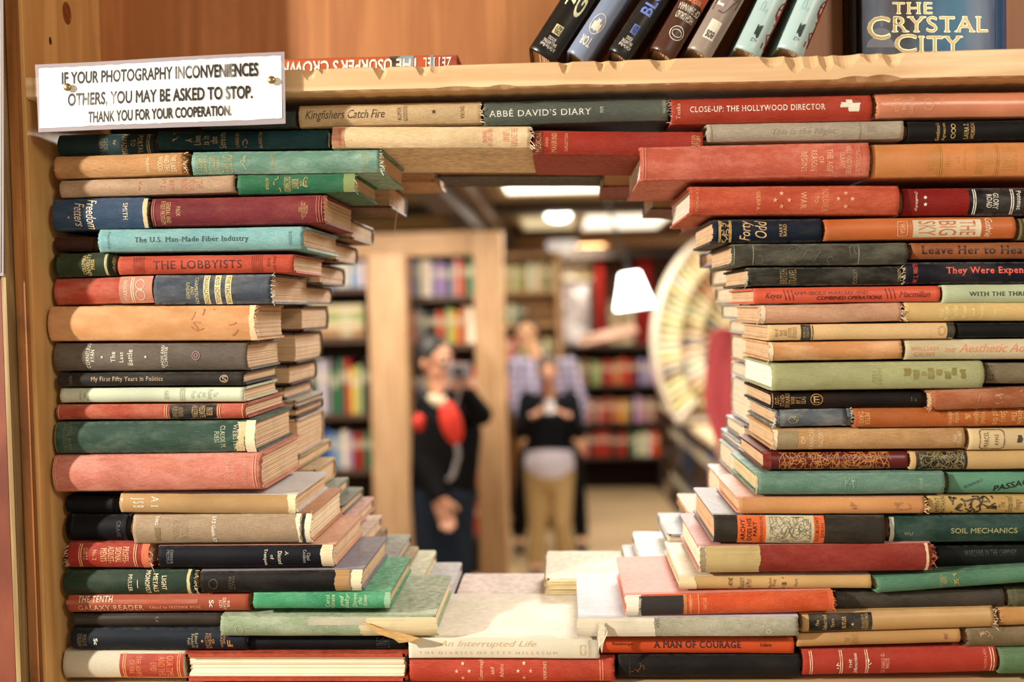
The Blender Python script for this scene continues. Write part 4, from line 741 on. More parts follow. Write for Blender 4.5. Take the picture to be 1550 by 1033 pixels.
bpart('light_stop_panel', (U(330, 500, .325).x+.0003, .325, U(700, 205, .325).z), (U(1260, 500, .325).x-.0003, .332, zs_bot-.001), plain('1a1410', .9), 0)
# upper shelf board, tilted a hair, its front arris chipped away in scallops
def shelf_board():
    l = bc.location; V = []; Fs = []; n = 420; r = random.Random(4)
    xa, xb = xl_in+.0006, xr-.0005
    chips = [(U(px, 100, YF).x, w, d) for px, w, d in ((855, .007, .013), (910, .006, .012), (935, .009, .010), (1003, .013, .013), (468, .009, .012), (490, .006, .006), (577, .008, .014), (640, .008, .011), (660, .01, .008),
        (1170, .014, .012), (1205, .013, .018), (1228, .012, .014), (1252, .010, .018), (1280, .016, .015), (1352, .012, .015), (1320, .01, .01))]
    under = [(U(px, 120, YF).x, w, d) for px, w, d in ((1335, .02, .004), (1295, .018, .003), (760, .014, .002), (690, .02, .0015), (870, .03, .001))]
    e0, e1 = U(430, 105, YF), U(1550, 73, YF); slope = (e1.z-e0.z)/(e1.x-e0.x)
    f0, f1 = U(430, 140, YF), U(1550, 116, YF); slb = (f1.z-f0.z)/(f1.x-f0.x)
    for i in range(n+1):
        x = xa+(xb-xa)*i/n
        zt = e0.z+slope*(x-e0.x); zb = f0.z+slb*(x-f0.x)
        c = max([0]+[d*max(0, 1-((x-cx)/w)**2) for cx, w, d in chips]); cu = max([0]+[d*max(0, 1-((x-cx)/w)**2) for cx, w, d in under])
        j = .0004*math.sin(x*260)+r.uniform(-.0002, .0002)
        yy = YF+.0005*math.sin(x*40)
        th = zt-zb
        for y, z in ((.15, zt), (yy+.002+c*.55, zt), (yy, zt-.001-c), (yy, zt-.0012-c-(th-c)*.3), (yy, zb+.0012+cu), (yy+.003+cu*2, zb+j), (.15, zb+.001)):
            V.append((x-l.x, y-l.y, z-l.z))
    for i in range(n):
        for k in range(7):
            a = i*7+k; b = i*7+(k+1) % 7; Fs.append((a, b, b+7, a+7))
    Fs.append(tuple(range(6, -1, -1))); Fs.append(tuple(n*7+k for k in range(7)))
    o = mesh_obj('shelf_board', V, Fs, pine_h, bc)
    return e0, slope
E0, SLOPE = shelf_board()
def shelf_z(x): return E0.z+SLOPE*(x-E0.x)
# screw holes and a knot in the upright's inner face
for px, py, ry, rz_, nm, cc in ((101, 20, .010, .013, 'knot', '9c5826'), (76, 62, .003, .0045, 'nail_hole', '2a180c'), (64, 196, .003, .003, 'nail_hole', '2a180c')):
    d_ = C2W @ Vector(((px-PW/2)/FPX, -(py-PH/2)/FPX, -1.0)); p_ = CAM+d_*((xl_in-CAM.x)/d_.x)
    if p_.y > .15 or p_.y < YF: continue
    m = MB(); n_ = 18; m.v = [(.0, 0, 0)]+[(-.0001, ry*math.cos(2*math.pi*k/n_), rz_*math.sin(2*math.pi*k/n_)) for k in range(n_)]
    m.v = [(p_.x-bc.location.x+.0003+x, p_.y-bc.location.y+y, p_.z-bc.location.z+z) for x, y, z in m.v]; m.f = [(0, 1+k, 1+(k+1) % n_) for k in range(n_)]
    m.build(nm, wood(cc, '5c2c10', 60, 60, 60, .2, .5, 'pine_knot'), bc)

# ------------------------------------------------------------------ notices
YS = YF-.0118
sg = empty('warning_notice', U(60, 200, YS)); tag(sg, 'white laminated paper notice with black block letters screwed to the shelf edge', 'sign')
def sp(px, py, dy=0.):
    p = U(px, py, YS+dy)-sg.location; return p
def sheet(name, corners, nx, ny, mat, parent, wav=.0012, off=0., thick=.0004, jag=0, seed=1):
    """corners: tl, tr, br, bl as local points; a thin sheet with thickness"""
    r = random.Random(seed); tl, tr, br, bl = corners; V = []; Fs = []
    for side in (0, 1):
        for j in range(ny+1):
            for i in range(nx+1):
                u, v = i/nx, j/ny; p = (tl*(1-u)+tr*u)*(1-v)+(bl*(1-u)+br*u)*v
                y = wav*math.sin(u*7+v*2.2)+wav*.5*math.sin(u*15+1)*(v-.3)
                edge_z = r.uniform(-jag, jag) if (j in (0, ny)) and side == 0 else 0
                V.append((p.x, p.y+y+off+side*thick, p.z+edge_z))
    m = (nx+1)*(ny+1)
    for j in range(ny):
        for i in range(nx):
            a = j*(nx+1)+i; Fs.append((a, a+nx+1, a+nx+2, a+1)); Fs.append((m+a, m+a+1, m+a+nx+2, m+a+nx+1))
    return mesh_obj(name, V, Fs, mat, parent, True)
pm = plain('f4f1e8', .55, name='paper')
lam = bpy.data.materials.new('laminate'); lam.use_nodes = True; nb = lam.node_tree.nodes['Principled BSDF']
nb.inputs['Base Color'].default_value = lin('b9b0b4'); nb.inputs['Roughness'].default_value = .12; nb.inputs['Alpha'].default_value = .62
cl = [sp(53, 98), sp(430, 78), sp(432, 187), sp(57, 200)]
sheet('laminate', cl, 24, 6, lam, sg, thick=.0006)
cp = [sp(59, 104), sp(425, 84), sp(427, 179), sp(59, 194)]
sheet('paper', cp, 60, 6, pm, sg, off=-.0003, thick=.0008, jag=.0004)
tlx, trx, brx, blx = cp
def sign_text(s, pa, pb, ytl, ybl, ytr, ybr, faded=False):
    P, Fc = text_geo(s, .055, False, 0., 3); V = []
    for p, q, dl in P:
        px = pa+(pb-pa)*p; top = ytl+(ytr-ytl)*p; bot = ybl+(ybr-ybl)*p; py = top+(bot-top)*(1-q)
        w = sp(px, py); u = (px-59)/(366); v = (py-100)/95
        V.append((w.x, w.y+.0012*math.sin(u*7+v*2.2)+.0006*math.sin(u*15+1)*(v-.3)-.0005-dl, w.z))
    return V, Fc
sm = bpy.data.materials.new('worn_ink'); sm.use_nodes = True; nt = sm.node_tree; nb = nt.nodes['Principled BSDF']
tc_ = nt.nodes.new('ShaderNodeTexCoord'); nf = noise_(nt, tc_.outputs['Object'], 1.0, 4, .6, (42, 20, 20)); nf2 = noise_(nt, tc_.outputs['Object'], 160, 3, .6)
nt.links.new(mix_(nt, ramp_(nt, nf, .56, .68, 0, .6), lin('100e0c'), lin('c8c4bc')), nb.inputs['Base Color']); nb.inputs['Roughness'].default_value = .5
sv_, sf_ = [], []
for s, pa, pb, a, b_, c, d in (('IF YOUR PHOTOGRAPHY INCONVENIENCES', 93, 391, 109, 128, 94.5, 115.5), ('OTHERS, YOU MAY BE ASKED TO STOP.', 102, 382, 141, 164, 129, 152), ('THANK YOU FOR YOUR COOPERATION.', 134, 350, 169, 187, 159, 175)):
    V, Fc = sign_text(s, pa, pb, a, b_, c, d); n = len(sv_); sv_ += V; sf_ += [tuple(n+i for i in f) for f in Fc]
mesh_obj('lettering', sv_, sf_, sm, sg)
for px, py in ((102, 132), (411, 121)):
    c = sp(px, py, -.0022); m = MB(); bm = bmesh.new(); bmesh.ops.create_uvsphere(bm, u_segments=14, v_segments=8, radius=.0042)
    for v in bm.verts: v.co.y *= .5
    m.add_bm(bm, Matrix.Translation(c)); bm.free(); m.tube([c+Vector((0, .001, 0)), c+Vector((0, .012, 0))], .0015, 8)
    m.build('screw', plain('a89468', .3, .9, name='brass'), sg, True)
ps = empty('hanging_sheet', U(0, 420, YF-.02)); tag(ps, 'clear plastic sleeve holding white paper hung on the outer board', 'paper sleeve')
l = ps.location
A = [Vector(U(-60, -20, YF-.02)-l), Vector(U(4, -20, YF-.02)-l), Vector(U(5, 418, YF-.02)-l), Vector(U(-60, 418, YF-.02)-l)]
sheet('paper', [A[0]+Vector((0, -.0006, 0)), A[1]+Vector((-.003, -.0006, 0)), A[2]+Vector((-.003, -.0006, .004)), A[3]+Vector((0, -.0006, .004))], 6, 8, pm, ps)
sheet('sleeve', A, 6, 8, lam, ps)

# ------------------------------------------------------------------ books on the upper shelf
G3 = 'novels leaning on the upper shelf'
def leaner(label, pbl, pbr, ptl, col, marks, W=.13, jacket=True, **o):
    """upright book leaning sideways: its spine's foot runs from pbl to pbr, its far edge goes up toward ptl"""
    Y = YF+.012
    a, c, d = U(*pbl, Y), U(*pbr, Y), U(*ptl, Y)
    up = (d-a).normalized(); T = (c-a).length; wd_ = (c-a); ang = math.atan2(up.x, up.z)
    Lh = .235
    # local frame: x along the spine (upwards), z across the thickness (toward the left), y into the shelf
    Xa = Vector((math.sin(ang), 0, math.cos(ang))); Za = Vector((-math.cos(ang), 0, math.sin(ang))); Ya = Za.cross(Xa)
    T = abs(wd_.dot(Za))*.87
    cen = a + (-Za)*T/2
    # rest the low corner on the board
    low = cen - Za*T/2
    zz = shelf_z(low.x)+.0006
    cen = cen + Vector((0, 0, zz-low.z))
    b = make_book(label, Lh, T-.0004, W, col, cen, (0, 0, 0), marks, 0., 100., group=G3, weave=.05, rough=.3, fade=.04, **o)
    b.o.rotation_euler = Matrix((Xa, Ya, Za)).transposed().to_euler()
    return b
SR = dict(serif=False)
def lt(s, ua, ub, va, vb, rot=0, c=WH, **f): return ('t', s, ua, ub, va, vb, rot, c, f)
DR = lambda c: [('b', 11, 15.5, .36, .64, c), lt('DEL\nREY', 11.4, 15.1, .39, .61, 'u', '17140f', bold=.03, serif=False), lt('A Del Rey Book\nBALLANTINE\nBOOKS', 4, 9.5, .22, .78, 'u', WH, serif=False)]
leaner('black novel with cream hand lettering, first of the leaning row', (800, 70), (848, 94), (848, -5), '241f1c', DR('d8d09c') + [lt('Terra\nGreen', 22, 60, .2, .85, 0, 'e8e6b8', bold=.03, serif=False, shear=.2)], wear='5c5048')
leaner('blue grey novel with a white mountain emblem in a ring', (858, 79), (895, 94), (922, -20), '8a98b4', [('o', 12, 22, .2, .8, WH), ('b', 13.6, 17.4, .3, .7, WH, .003), ('b', 17.4, 20, .42, .58, WH, .002), lt('TOR', 6, 10.5, .2, .72, 'u', WH, bold=.04, serif=False), lt('THE WINGS', 34, 80, .2, .7, 0, 'dfe3ea', serif=False)])
leaner('black novel with a blue square emblem, third of the leaning row', (921, 71), (957, 92), (971, -7), '2a2624', DR('5a72c8') + [lt('BLUE SHIELD of', 21, 70, .25, .75, 0, '6f86d8', bold=.03, serif=False)])
leaner('brown and orange red novel with a white oval emblem', (985, 72), (1030, 88), (1035, -14), '5f3a2c', [('b', 24, 100, .03, .97, 'c0502c', .004), ('o', 7.5, 14, .3, .85, WH), ('o', 9, 12.5, .38, .78, WH), lt('HIGH DRUID\nOF SHANNARA', 17, 24, .1, .95, 'u', WH, serif=False), lt('JARKA RUUS', 29, 88, .3, .75, 0, WH), lt('BOOK ONE', 25.5, 27.5, .2, .8, 'u', 'd8b080', serif=False)])
leaner('misty brown grey novel with a square eagle emblem', (1041, 73), (1085, 88), (1089, -12), '9c8c82', [('b', 7, 16, .28, .72, WH), lt('eos', 7.6, 11, .34, .66, 'u', '4a443e', bold=.04, serif=False), lt('McMASTER\nBUJOLD', 22, 80, .15, .85, 0, 'f4eee6'), ('q', 20, 60, .1, .9, '5c4434', 14, .5)])
leaner('pale aqua novel, first of the two alike', (1113, 76), (1163, 84), (1154, -10), 'b7d3d2', [('b', 8, 12, .4, .6, '3c4c4c', .003), lt('ACE', 5, 6.6, .38, .62, 'u', '3c4c4c', serif=False), lt("PRINCEPS'\nFURY", 18, 75, .2, .8, 0, '98b4b6'), ('q', 4, 98, .86, .99, '8c2a18', 30, .6)])
leaner('pale aqua novel, second of the two alike, last of the leaning row', (1178, 76), (1229, 82), (1213, -6), 'b7d3d2', [('b', 8, 12, .4, .6, '3c4c4c', .003), lt('ACE', 5, 6.6, .38, .62, 'u', '3c4c4c', serif=False), lt("PRINCEPS'\nFURY", 18, 75, .2, .8, 0, '98b4b6'), ('q', 4, 98, .86, .99, '8c2a18', 30, .6)])
# flat book lying behind the shelf edge, title upside down
Yz = .035
x_a, x_b = U(432, 100, Yz), U(692, 88, Yz)
zb_ = shelf_z((x_a.x+x_b.x)/2)+.0006; T_ = U(560, 84, Yz).z-zb_
zb_ = max(zb_, U(560, 112, Yz).z); 
bk = make_book('orange paperback lying flat with its white title upside down', (x_b-x_a).length+.03, max(T_, .016), .11, 'c8623c', (x_a.x-.03, Yz, shelf_z(x_a.x-.03)+max(T_, .016)/2+.0006), (0, -math.atan(SLOPE), 0),
    [('b', 70, 78, .0, 1., '8fa2b0'), ('b', 66, 71, .0, 1., '4c3c34'), ('b', 86, 88, .0, 1., '7c98ac'), ('b', 90, 99.5, .0, 1., 'a8483a'), lt('ZETTEL', 83, 97, .12, .62, 180, WH, bold=.03), lt("THE USURPER'S CROWN", 11, 81, .12, .72, 180, WH, bold=.05, serif=False), ('b', 5, 12, .1, .9, '5f8fa4')], 0., 100., weave=.05, rough=.3, fade=.05, group='books on the upper shelf')
# face-out book at the end
Yc = .110
cA, cB = U(1305, 92, Yc), U(1507, 78, Yc); Hc = .235; wC = (cB.x-cA.x)
fb = empty('hardback_book', (cA.x, Yc, shelf_z(cB.x+.02)+.001)); tag(fb, 'blue novel standing face out with a large gold title', 'book', 'books on the upper shelf')
sky = bpy.data.materials.new('printed_cover'); sky.use_nodes = True; nt = sky.node_tree; nb = nt.nodes['Principled BSDF']
tc_ = nt.nodes.new('ShaderNodeTexCoord'); sx = nt.nodes.new('ShaderNodeSeparateXYZ'); nt.links.new(tc_.outputs['Object'], sx.inputs[0])
nf = noise_(nt, tc_.outputs['Object'], 1.0, 5, .6, (26, 5, 9)); nf2 = noise_(nt, tc_.outputs['Object'], 1., 3, .6, (34, 6, 6))
u_ = math_(nt, 'ADD', math_(nt, 'DIVIDE', sx.outputs[0], wC), math_(nt, 'MULTIPLY', math_(nt, 'SUBTRACT', nf2, .5), .25))
cr = nt.nodes.new('ShaderNodeValToRGB'); els = cr.color_ramp.elements; els[0].color = lin('3c4054'); els[1].color = lin('1c3f70')
for p_, h_ in ((.14, '6c7084'), (.3, '40302e'), (.42, '301a14'), (.52, '2a6494'), (.72, '3f86b4'), (.86, '8494b4')):
    e = els.new(p_); e.color = lin(h_)
nt.links.new(u_, cr.inputs[0]); nt.links.new(mix_(nt, ramp_(nt, nf, .45, .75, 0, .5), cr.outputs[0], lin('7ca8c8')), nb.inputs['Base Color']); nb.inputs['Roughness'].default_value = .4; nb.inputs['Specular IOR Level'].default_value = .2
m = MB().quad_box((0, 0, 0), (wC, .0025, Hc), .0006); m.quad_box((0, .030, 0), (wC, .0325, Hc), .0006); m.build('cover', sky, fb)
# rounded spine at the right
m = MB(); V = []; Fs = []; n = 12
for j in range(2):
    for i in range(n+1):
        a = math.pi*i/n; V.append((wC+.018*math.sin(a), .01625-.01625*math.cos(a), j*Hc))
for i in range(n): Fs.append((i, i+1, n+2+i, n+1+i))
mesh_obj('spine', V, Fs, plain('2c5684', .3), fb, True)
MB().quad_box((.004, .0027, .003), (wC, .0298, Hc-.003)).build('page_block', pages_mat(), fb)
def ftext(s, pxa, pxb, pya, pyb, col, name='title_lettering', bold=.02, depth=.0008):
    P, Fc = text_geo(s, bold, True); l = fb.location; V = []
    for p, q, dl in P:
        w = U(pxa+(pxb-pxa)*p, pyb+(pya-pyb)*q, Yc); V.append((w.x-l.x, -depth-dl, w.z-l.z))
    return mesh_obj(name, V, Fc, plain(col, .3, .3, name='foil'), fb)
for dpt, off, cc in ((.0004, .5, 'd8cfa8'), (.0007, 0, '7c6628')):
    for s, a, b_, c, d in (('THE', 1351, 1411, 4, 21), ('C', 1313, 1347, 25, 60), ('RYSTAL', 1350, 1495, 25, 49), ('C', 1354, 1387, 52, 80), ('ITY', 1390, 1457, 55, 80)):
        ftext(s, a-off, b_+off, c-off, d+off, cc, depth=dpt, bold=.035 if off else .0)
# domes and spires printed in pale relief on the cover
V = []; Fs = []
for cx, cy, r in ((1333, 55, 16), (1333, 72, 22)):
    n = len(V)
    for k in range(13):
        a = math.pi*k/12; w = U(cx+r*math.cos(a), cy-r*.8*math.sin(a), Yc)-fb.location; V.append((w.x, -.0003, w.z))
    Fs.append(tuple(range(n, n+13)))
n = len(V)
for px, py in ((1332, 40), (1334, 12), (1336, 40)):
    w = U(px, py, Yc)-fb.location; V.append((w.x, -.0003, w.z))
Fs.append((n, n+1, n+2)); mesh_obj('printed_towers', V, Fs, plain('666a80', .4), fb)
dk = make_book('dark brown book standing in the shade beyond the leaning row', .235, .010, .03, '2c1d16', (U(1296, 60, .112).x, .118, shelf_z(U(1290, 60, .112).x)+.001), (0, -math.pi/2, 0), (), group='books on the upper shelf', fade=.03)
# ------------------------------------------------------------------ the room beyond the opening
FZ, CZ = 0.0, 2.66
def box(name, lo, hi, mat, parent=None, bev=0.0, kind=None):
    o = MB().quad_box(lo, hi, bev).build(name, mat, parent)
    if kind: o['kind'] = kind
    return o
YB = 11.2
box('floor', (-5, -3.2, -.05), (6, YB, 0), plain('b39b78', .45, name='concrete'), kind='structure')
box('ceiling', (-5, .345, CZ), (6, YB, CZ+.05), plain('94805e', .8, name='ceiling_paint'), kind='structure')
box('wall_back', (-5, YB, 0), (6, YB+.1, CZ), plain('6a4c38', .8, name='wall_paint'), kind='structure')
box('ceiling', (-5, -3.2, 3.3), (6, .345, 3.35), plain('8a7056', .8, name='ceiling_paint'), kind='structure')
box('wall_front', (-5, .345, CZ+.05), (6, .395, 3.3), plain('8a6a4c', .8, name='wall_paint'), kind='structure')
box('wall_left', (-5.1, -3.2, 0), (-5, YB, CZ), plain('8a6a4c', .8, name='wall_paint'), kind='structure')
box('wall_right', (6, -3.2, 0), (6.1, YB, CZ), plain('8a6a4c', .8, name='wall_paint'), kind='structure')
dark_beam = wood('3a2a1e', '1c120c', 3, 40, 40, 0, .6, 'dark_timber'); tan_beam = wood('b58a58', '7a5028', 3, 40, 40, .1, .5, 'timber')
def cross(px, ya, yb, y, mat, i, dep=.3):
    """ceiling beam across the room whose face is seen between rows ya and yb at depth y"""
    a, b = U(850, ya, y), U(850, yb, y)
    return box('trim_%d' % i, (-4.9, y, b.z), (5.9, y+dep, CZ+.02 if ya < 0 else min(CZ+.02, max(a.z, b.z+.04))), mat, kind='structure')
cross(850, 300, 318, 5.6, dark_beam, 1)
cross(850, 341, 352, 7.8, dark_beam, 2)
cross(850, 352, 374, 9.0, tan_beam, 3)
cross(850, 374, 392, 9.6, dark_beam, 4)
# long beam running away from the camera
a = U(690, 262, 3.4); bx = a.x
box('trim_5', (bx-.20, 1.2, CZ-.20), (bx-.06, 9.5, CZ+.02), wood('4c4038', '2a201a', 40, 3, 40, 0, .6, 'dark_timber'), kind='structure')
box('trim_6', (bx-.058, 1.2, CZ-.13), (bx+.02, 9.5, CZ+.02), wood('6a5038', '463220', 40, 3, 40, 0, .6, 'timber'), kind='structure')
# luminous ceiling panels
def panel(label, x0, x1, y0, y1, e, z=CZ-.03, col='fff6e2'):
    o = empty('ceiling_light', ((x0+x1)/2, (y0+y1)/2, z)); tag(o, label, 'ceiling light', 'lit ceiling panels')
    w, h = (x1-x0)/2, (y1-y0)/2
    MB().quad_box((-w, -h, -.01), (w, h, .0)).build('diffuser', plain(col, .5, 0, e, 'lamp_glow'), o)
    m = MB()
    for q in ((-w-.03, -h-.03, w+.03, -h), (-w-.03, h, w+.03, h+.03), (-w-.03, -h, -w, h), (w, -h, w+.03, h)): m.quad_box((q[0], q[1], -.02), (q[2], q[3], .02))
    m.build('frame', plain('cdbfa6', .5), o); return o
panel('broad lit ceiling panel just past the long dark beam', bx+.16, bx+1.5, 3.75, 4.75, 2.6)
panel('lit ceiling panel glowing above the lamp shade', U(885, 330, 6.6).x, U(1012, 330, 6.6).x, 6.2, 7.6, 1.3)
panel('dim lit ceiling panel beyond the small round lamp', U(790, 330, 6.6).x, U(870, 330, 6.6).x, 6.3, 7.4, .55, col='f0e2b8')
def dome(label, px, py, y, r, e, name='ceiling_lamp'):
    c = U(px, py, y); o = empty(name, c); tag(o, label, 'lamp', 'round ceiling lamps')
    MB().lathe([(0.001, -r*.55), (r*.5, -r*.48), (r*.85, -r*.25), (r, 0), (r*.9, r*.22), (.001, r*.25)], n=20).build('glass_shade', plain('fffaf0', .4, 0, e, 'lamp_glow'), o, True)
    MB().tube([(0, 0, r*.2), (0, 0, CZ-c.z)], .012, 8).build('stem', plain('2a2420', .5), o); return o
dome('bright white round lamp hanging under the ceiling', 845, 325, 6.0, .092, 9)
dome('small dim round lamp beside the long beam', 766, 327, 7.0, .07, 1.6)
dome('pale round lamp shade under the tan crossbeam', 851, 371, 8.6, .16, .45)
# pendant with a white cloth shade
c = U(957, 441, 4.6); o = empty('pendant_lamp', c); tag(o, 'white conical lamp shade glowing brightly in the room beyond', 'lamp')
s_ = 5.65/1500
o.rotation_euler = (0, math.radians(-7), 0)
MB().lathe([(12*s_, 28*s_), (15*s_, 27*s_), (20*s_, 8*s_), (30*s_, -25*s_), (28*s_, -26*s_), (19*s_, 8*s_), (11*s_, 27*s_), (.001, 28*s_)], n=28).build('lamp_shade', plain('fffdf6', .5, 0, 7, 'lamp_glow'), o, True)
MB().tube([(0, 0, 29*s_), (-.09, 0, CZ-c.z)], .008, 6).build('cord', plain('1c1816', .6), o)

# unit book: cover wrapped round a page block, coloured by its own object colour
um = bpy.data.materials.new('book_cover'); um.use_nodes = True; nt = um.node_tree; nb = nt.nodes['Principled BSDF']
oi = nt.nodes.new('ShaderNodeObjectInfo'); tc_ = nt.nodes.new('ShaderNodeTexCoord'); sx = nt.nodes.new('ShaderNodeSeparateXYZ'); nt.links.new(tc_.outputs['Object'], sx.inputs[0])
bd = ramp_(nt, math_(nt, 'ABSOLUTE', math_(nt, 'SUBTRACT', sx.outputs[2], .68)), .10, .12, .55, 0)
nt.links.new(mix_(nt, bd, oi.outputs['Color'], (.75, .68, .5, 1)), nb.inputs['Base Color']); nb.inputs['Roughness'].default_value = .45
def unit_book():
    m = MB(); t = .08
    prof = [(-.5, 1), (-.5, .06), (-.42, .015), (-.2, 0), (.2, 0), (.42, .015), (.5, .06), (.5, 1)]
    inn = [(-.5+t, 1), (-.5+t, .07), (-.36, .05), (-.2, .04), (.2, .04), (.36, .05), (.5-t, .07), (.5-t, 1)]
    n = len(prof)
    for z in (0, 1):
        for p in prof+inn: m.v.append((p[0], p[1], z))
    for i in range(n-1):
        m.f.append((i, i+1, 2*n+i+1, 2*n+i)); m.f.append((n+i+1, n+i, 3*n+i, 3*n+i+1)); m.f.append((i+1, i, n+i, n+i+1)); m.f.append((2*n+i, 2*n+i+1, 3*n+i+1, 3*n+i))
    m.f.append((0, 2*n, 3*n, n)); m.f.append((2*n-1, 4*n-1, 3*n-1, n-1))
    k = len(m.f); m.quad_box((-.5+t, .05, .02), (.5-t, .96, .98))
    o = mesh_obj('book', m.v, m.f, None, None, None, [um, pages_mat('e2cfa6', 'a08860', 60.)], [0]*k+[1]*6)
    me = o.data; bpy.data.objects.remove(o); return me
UB = unit_book()
ORD = ['first', 'second', 'third', 'fourth', 'fifth', 'sixth', 'seventh', 'eighth', 'ninth', 'tenth', 'eleventh', 'twelfth', 'thirteenth', 'fourteenth', 'fifteenth', 'sixteenth', 'seventeenth', 'eighteenth', 'nineteenth', 'twentieth']
CN = {'w': ('e9e4d8', 'white'), 'c': ('ddcda0', 'cream'), 'r': ('a8281e', 'red'), 'o': ('d2562c', 'orange'), 'g': ('2f6b48', 'green'), 'b': ('2e5c9c', 'blue'), 'l': ('86a8cc', 'light blue'), 'p': ('6c5490', 'purple'), 'k': ('24201e', 'black'),
      'y': ('d6b94a', 'yellow'), 't': ('b48a5c', 'tan'), 'n': ('5e3c28', 'brown'), 'v': ('a9b878', 'pale green'), 'e': ('8c8c94', 'grey'), 'i': ('d98c80', 'pink'), 'a': ('b8a8d0', 'lilac')}
def row_books(x0, x1, y, z, hmax, codes, where, group, depth=.15, axis='x', fill=1.0):
    n = len(codes); w = (x1-x0)/n; r = random.Random(int(abs(x0)*1000+z*777))
    for i, k in enumerate(codes):
        if k == ' ': continue
        h, nm = CN[k]; o = bpy.data.objects.new('book', UB); COL.objects.link(o)
        bw = w*r.uniform(.86, .97); hh = hmax*r.uniform(.80, .97)
        o.scale = (bw, depth, hh)
        q = x0+w*(i+.5)
        if axis == 'x': o.location = (q, y+r.uniform(0, .02), z)
        else: o.location = (y+r.uniform(0, .02), q, z); o.rotation_euler = (0, 0, -math.pi/2)
        c = lin(h); o.color = tuple(v*r.uniform(.8, 1.15) for v in c[:3])+(1,)
        tag(o, '%s book standing %s on %s' % (nm, ORD[i] if i < 20 else 'late', where), 'book', group)
def flat_books(x0, x1, y, z, codes, th, where, group):
    for i, k in enumerate(codes):
        h, nm = CN[k]; o = bpy.data.objects.new('book', UB); COL.objects.link(o)
        o.scale = (th*.94, .16, x1-x0); o.rotation_euler = (0, math.pi/2, 0); o.location = (x0, y, z+th*(i+.5)); o.color = lin(h)
        tag(o, '%s book lying flat, %s up, on %s' % (nm, ORD[i], where), 'book', group)
def case(name, label, x0, x1, y, zt, shelves, mat, back, dep=.28, side=.03, th=.03, cat='bookcase', sides=True):
    o = empty(name, ((x0+x1)/2, y+dep/2, 0)); tag(o, label, cat); l = o.location
    def p(nm, lo, hi, mm): return MB().quad_box((lo[0]-l.x, lo[1]-l.y, lo[2]), (hi[0]-l.x, hi[1]-l.y, hi[2]), .002).build(nm, mm, o)
    if sides:
        p('side_panel', (x0, y, 0), (x0+side, y+dep, zt), mat); p('side_panel', (x1-side, y, 0), (x1, y+dep, zt), mat)
    p('back_panel', (x0+side, y+dep-.012, 0), (x1-side, y+dep, zt), back)
    p('top_board', (x0-.01, y-.01, zt), (x1+.01, y+dep, zt+.035), mat)
    for z in shelves: p('shelf_board', (x0+side, y+.005, z-th), (x1-side, y+dep-.012, z), mat)
    return o
tan = wood('c59a68', '8f6638', 40, 40, 2, .1, .5, 'timber'); dkw = wood('3c2a20', '1e130d', 40, 40, 2, 0, .5, 'dark_timber'); brn = wood('5c4028', '33200f', 4, 40, 40, 0, .5, 'brown_timber')
bk_ = plain('2a1c14', .9)
# near bookcase between two posts
YA = 4.5; s_ = 5.55/1500
def zA(py, Y=YA, px=640): return U(px, py, Y).z
xa0, xa1, xa2, xa3 = U(430, 600, YA).x, U(583, 600, YA).x, U(597, 600, YA).x, U(742, 600, YA).x
shA = [zA(435, px=520), zA(512, px=520), zA(628, px=520), zA(712, px=520), .12]
case('bookcase', 'bookcase bay seen at the edge of the stacked books, before the first wooden post', xa0, xa1, YA, zA(378), shA, brn, bk_, sides=False, side=0)
shM = [zA(449), zA(522), zA(628), zA(738), zA(812), .12]
case('bookcase', 'bookcase bay between the two wooden posts, partly hidden by a person', xa2, xa3, YA, zA(378), shM, brn, bk_, sides=False, side=0)
box('trim_7', (xa0, YA-.05, zA(388, YA-.05)), (U(722, 400, YA).x, YA-.004, zA(352, YA-.05)), wood('c8a070', '94693c', 3, 40, 40, .1, .5, 'timber'), kind='structure')
def post(label, px0, px1, py_t, Y, col='c4a07a'):
    a, b = U(px0, 620, Y), U(px1, 620, Y); zt = U((px0+px1)/2, py_t, Y).z
    o = empty('wooden_post', ((a.x+b.x)/2, Y+.1, 0)); tag(o, label, 'post', 'square wooden posts'); w = (b.x-a.x)/2
    MB().quad_box((-w, -.1, 0), (w, .1, zt), .008).build('post_shaft', wood(col, '9a7448', 30, 30, 1.5, .1, .5, 'post_timber'), o)
    MB().quad_box((-w-.01, -.112, 0), (w+.01, -.1005, .12), .002).build('plinth', wood(col, '9a7448', 30, 30, 1.5, .1, .5, 'post_timber'), o)
    return o
post('square tan wooden post at the outer side of the man-high bookcase bay', 561, 618, 385, YA-.26)
post('square tan wooden post between the person in red and black and the person in khaki', 721, 764, 350, YA-.26)
w0 = 'the %s shelf before the first wooden post'; w1 = 'the %s shelf between the two posts'; gA = 'books in the bookcase with two posts'
def xx(px, Y=YA): return U(px, 600, Y).x
row_books(xx(470), xx(556), YA+.03, shA[0]+.001, .155, 'wlalwwlw', w0 % 'top', gA)
flat_books(xx(470), xx(551), YA+.03, shA[1]+.001, 'tcvc', .047, w0 % 'second', gA)
row_books(xx(470), xx(557), YA+.03, shA[2]+.001, .32, 'gweggryvk', w0 % 'third', gA)
row_books(xx(470), xx(562), YA+.03, shA[3]+.001, .24, 'kbbllwarrgg', w0 % 'fourth', gA)
row_books(xx(470), xx(562), YA+.03, shA[4]+.001, .25, 'rnrkbgrn', w0 % 'lowest', gA)
row_books(xx(622), xx(716), YA+.03, shM[0]+.001, .22, 'aewwpapeiog', w1 % 'top', gA)
row_books(xx(622), xx(716), YA+.03, shM[1]+.001, .22, 'ieekkorvyotw', w1 % 'second', gA)
row_books(xx(622), xx(722), YA+.03, shM[2]+.001, .3, 'kegniorrorr', w1 % 'third', gA)
row_books(xx(622), xx(724), YA+.03, shM[3]+.001, .28, 'kgbrkenwwwo', w1 % 'fourth', gA)
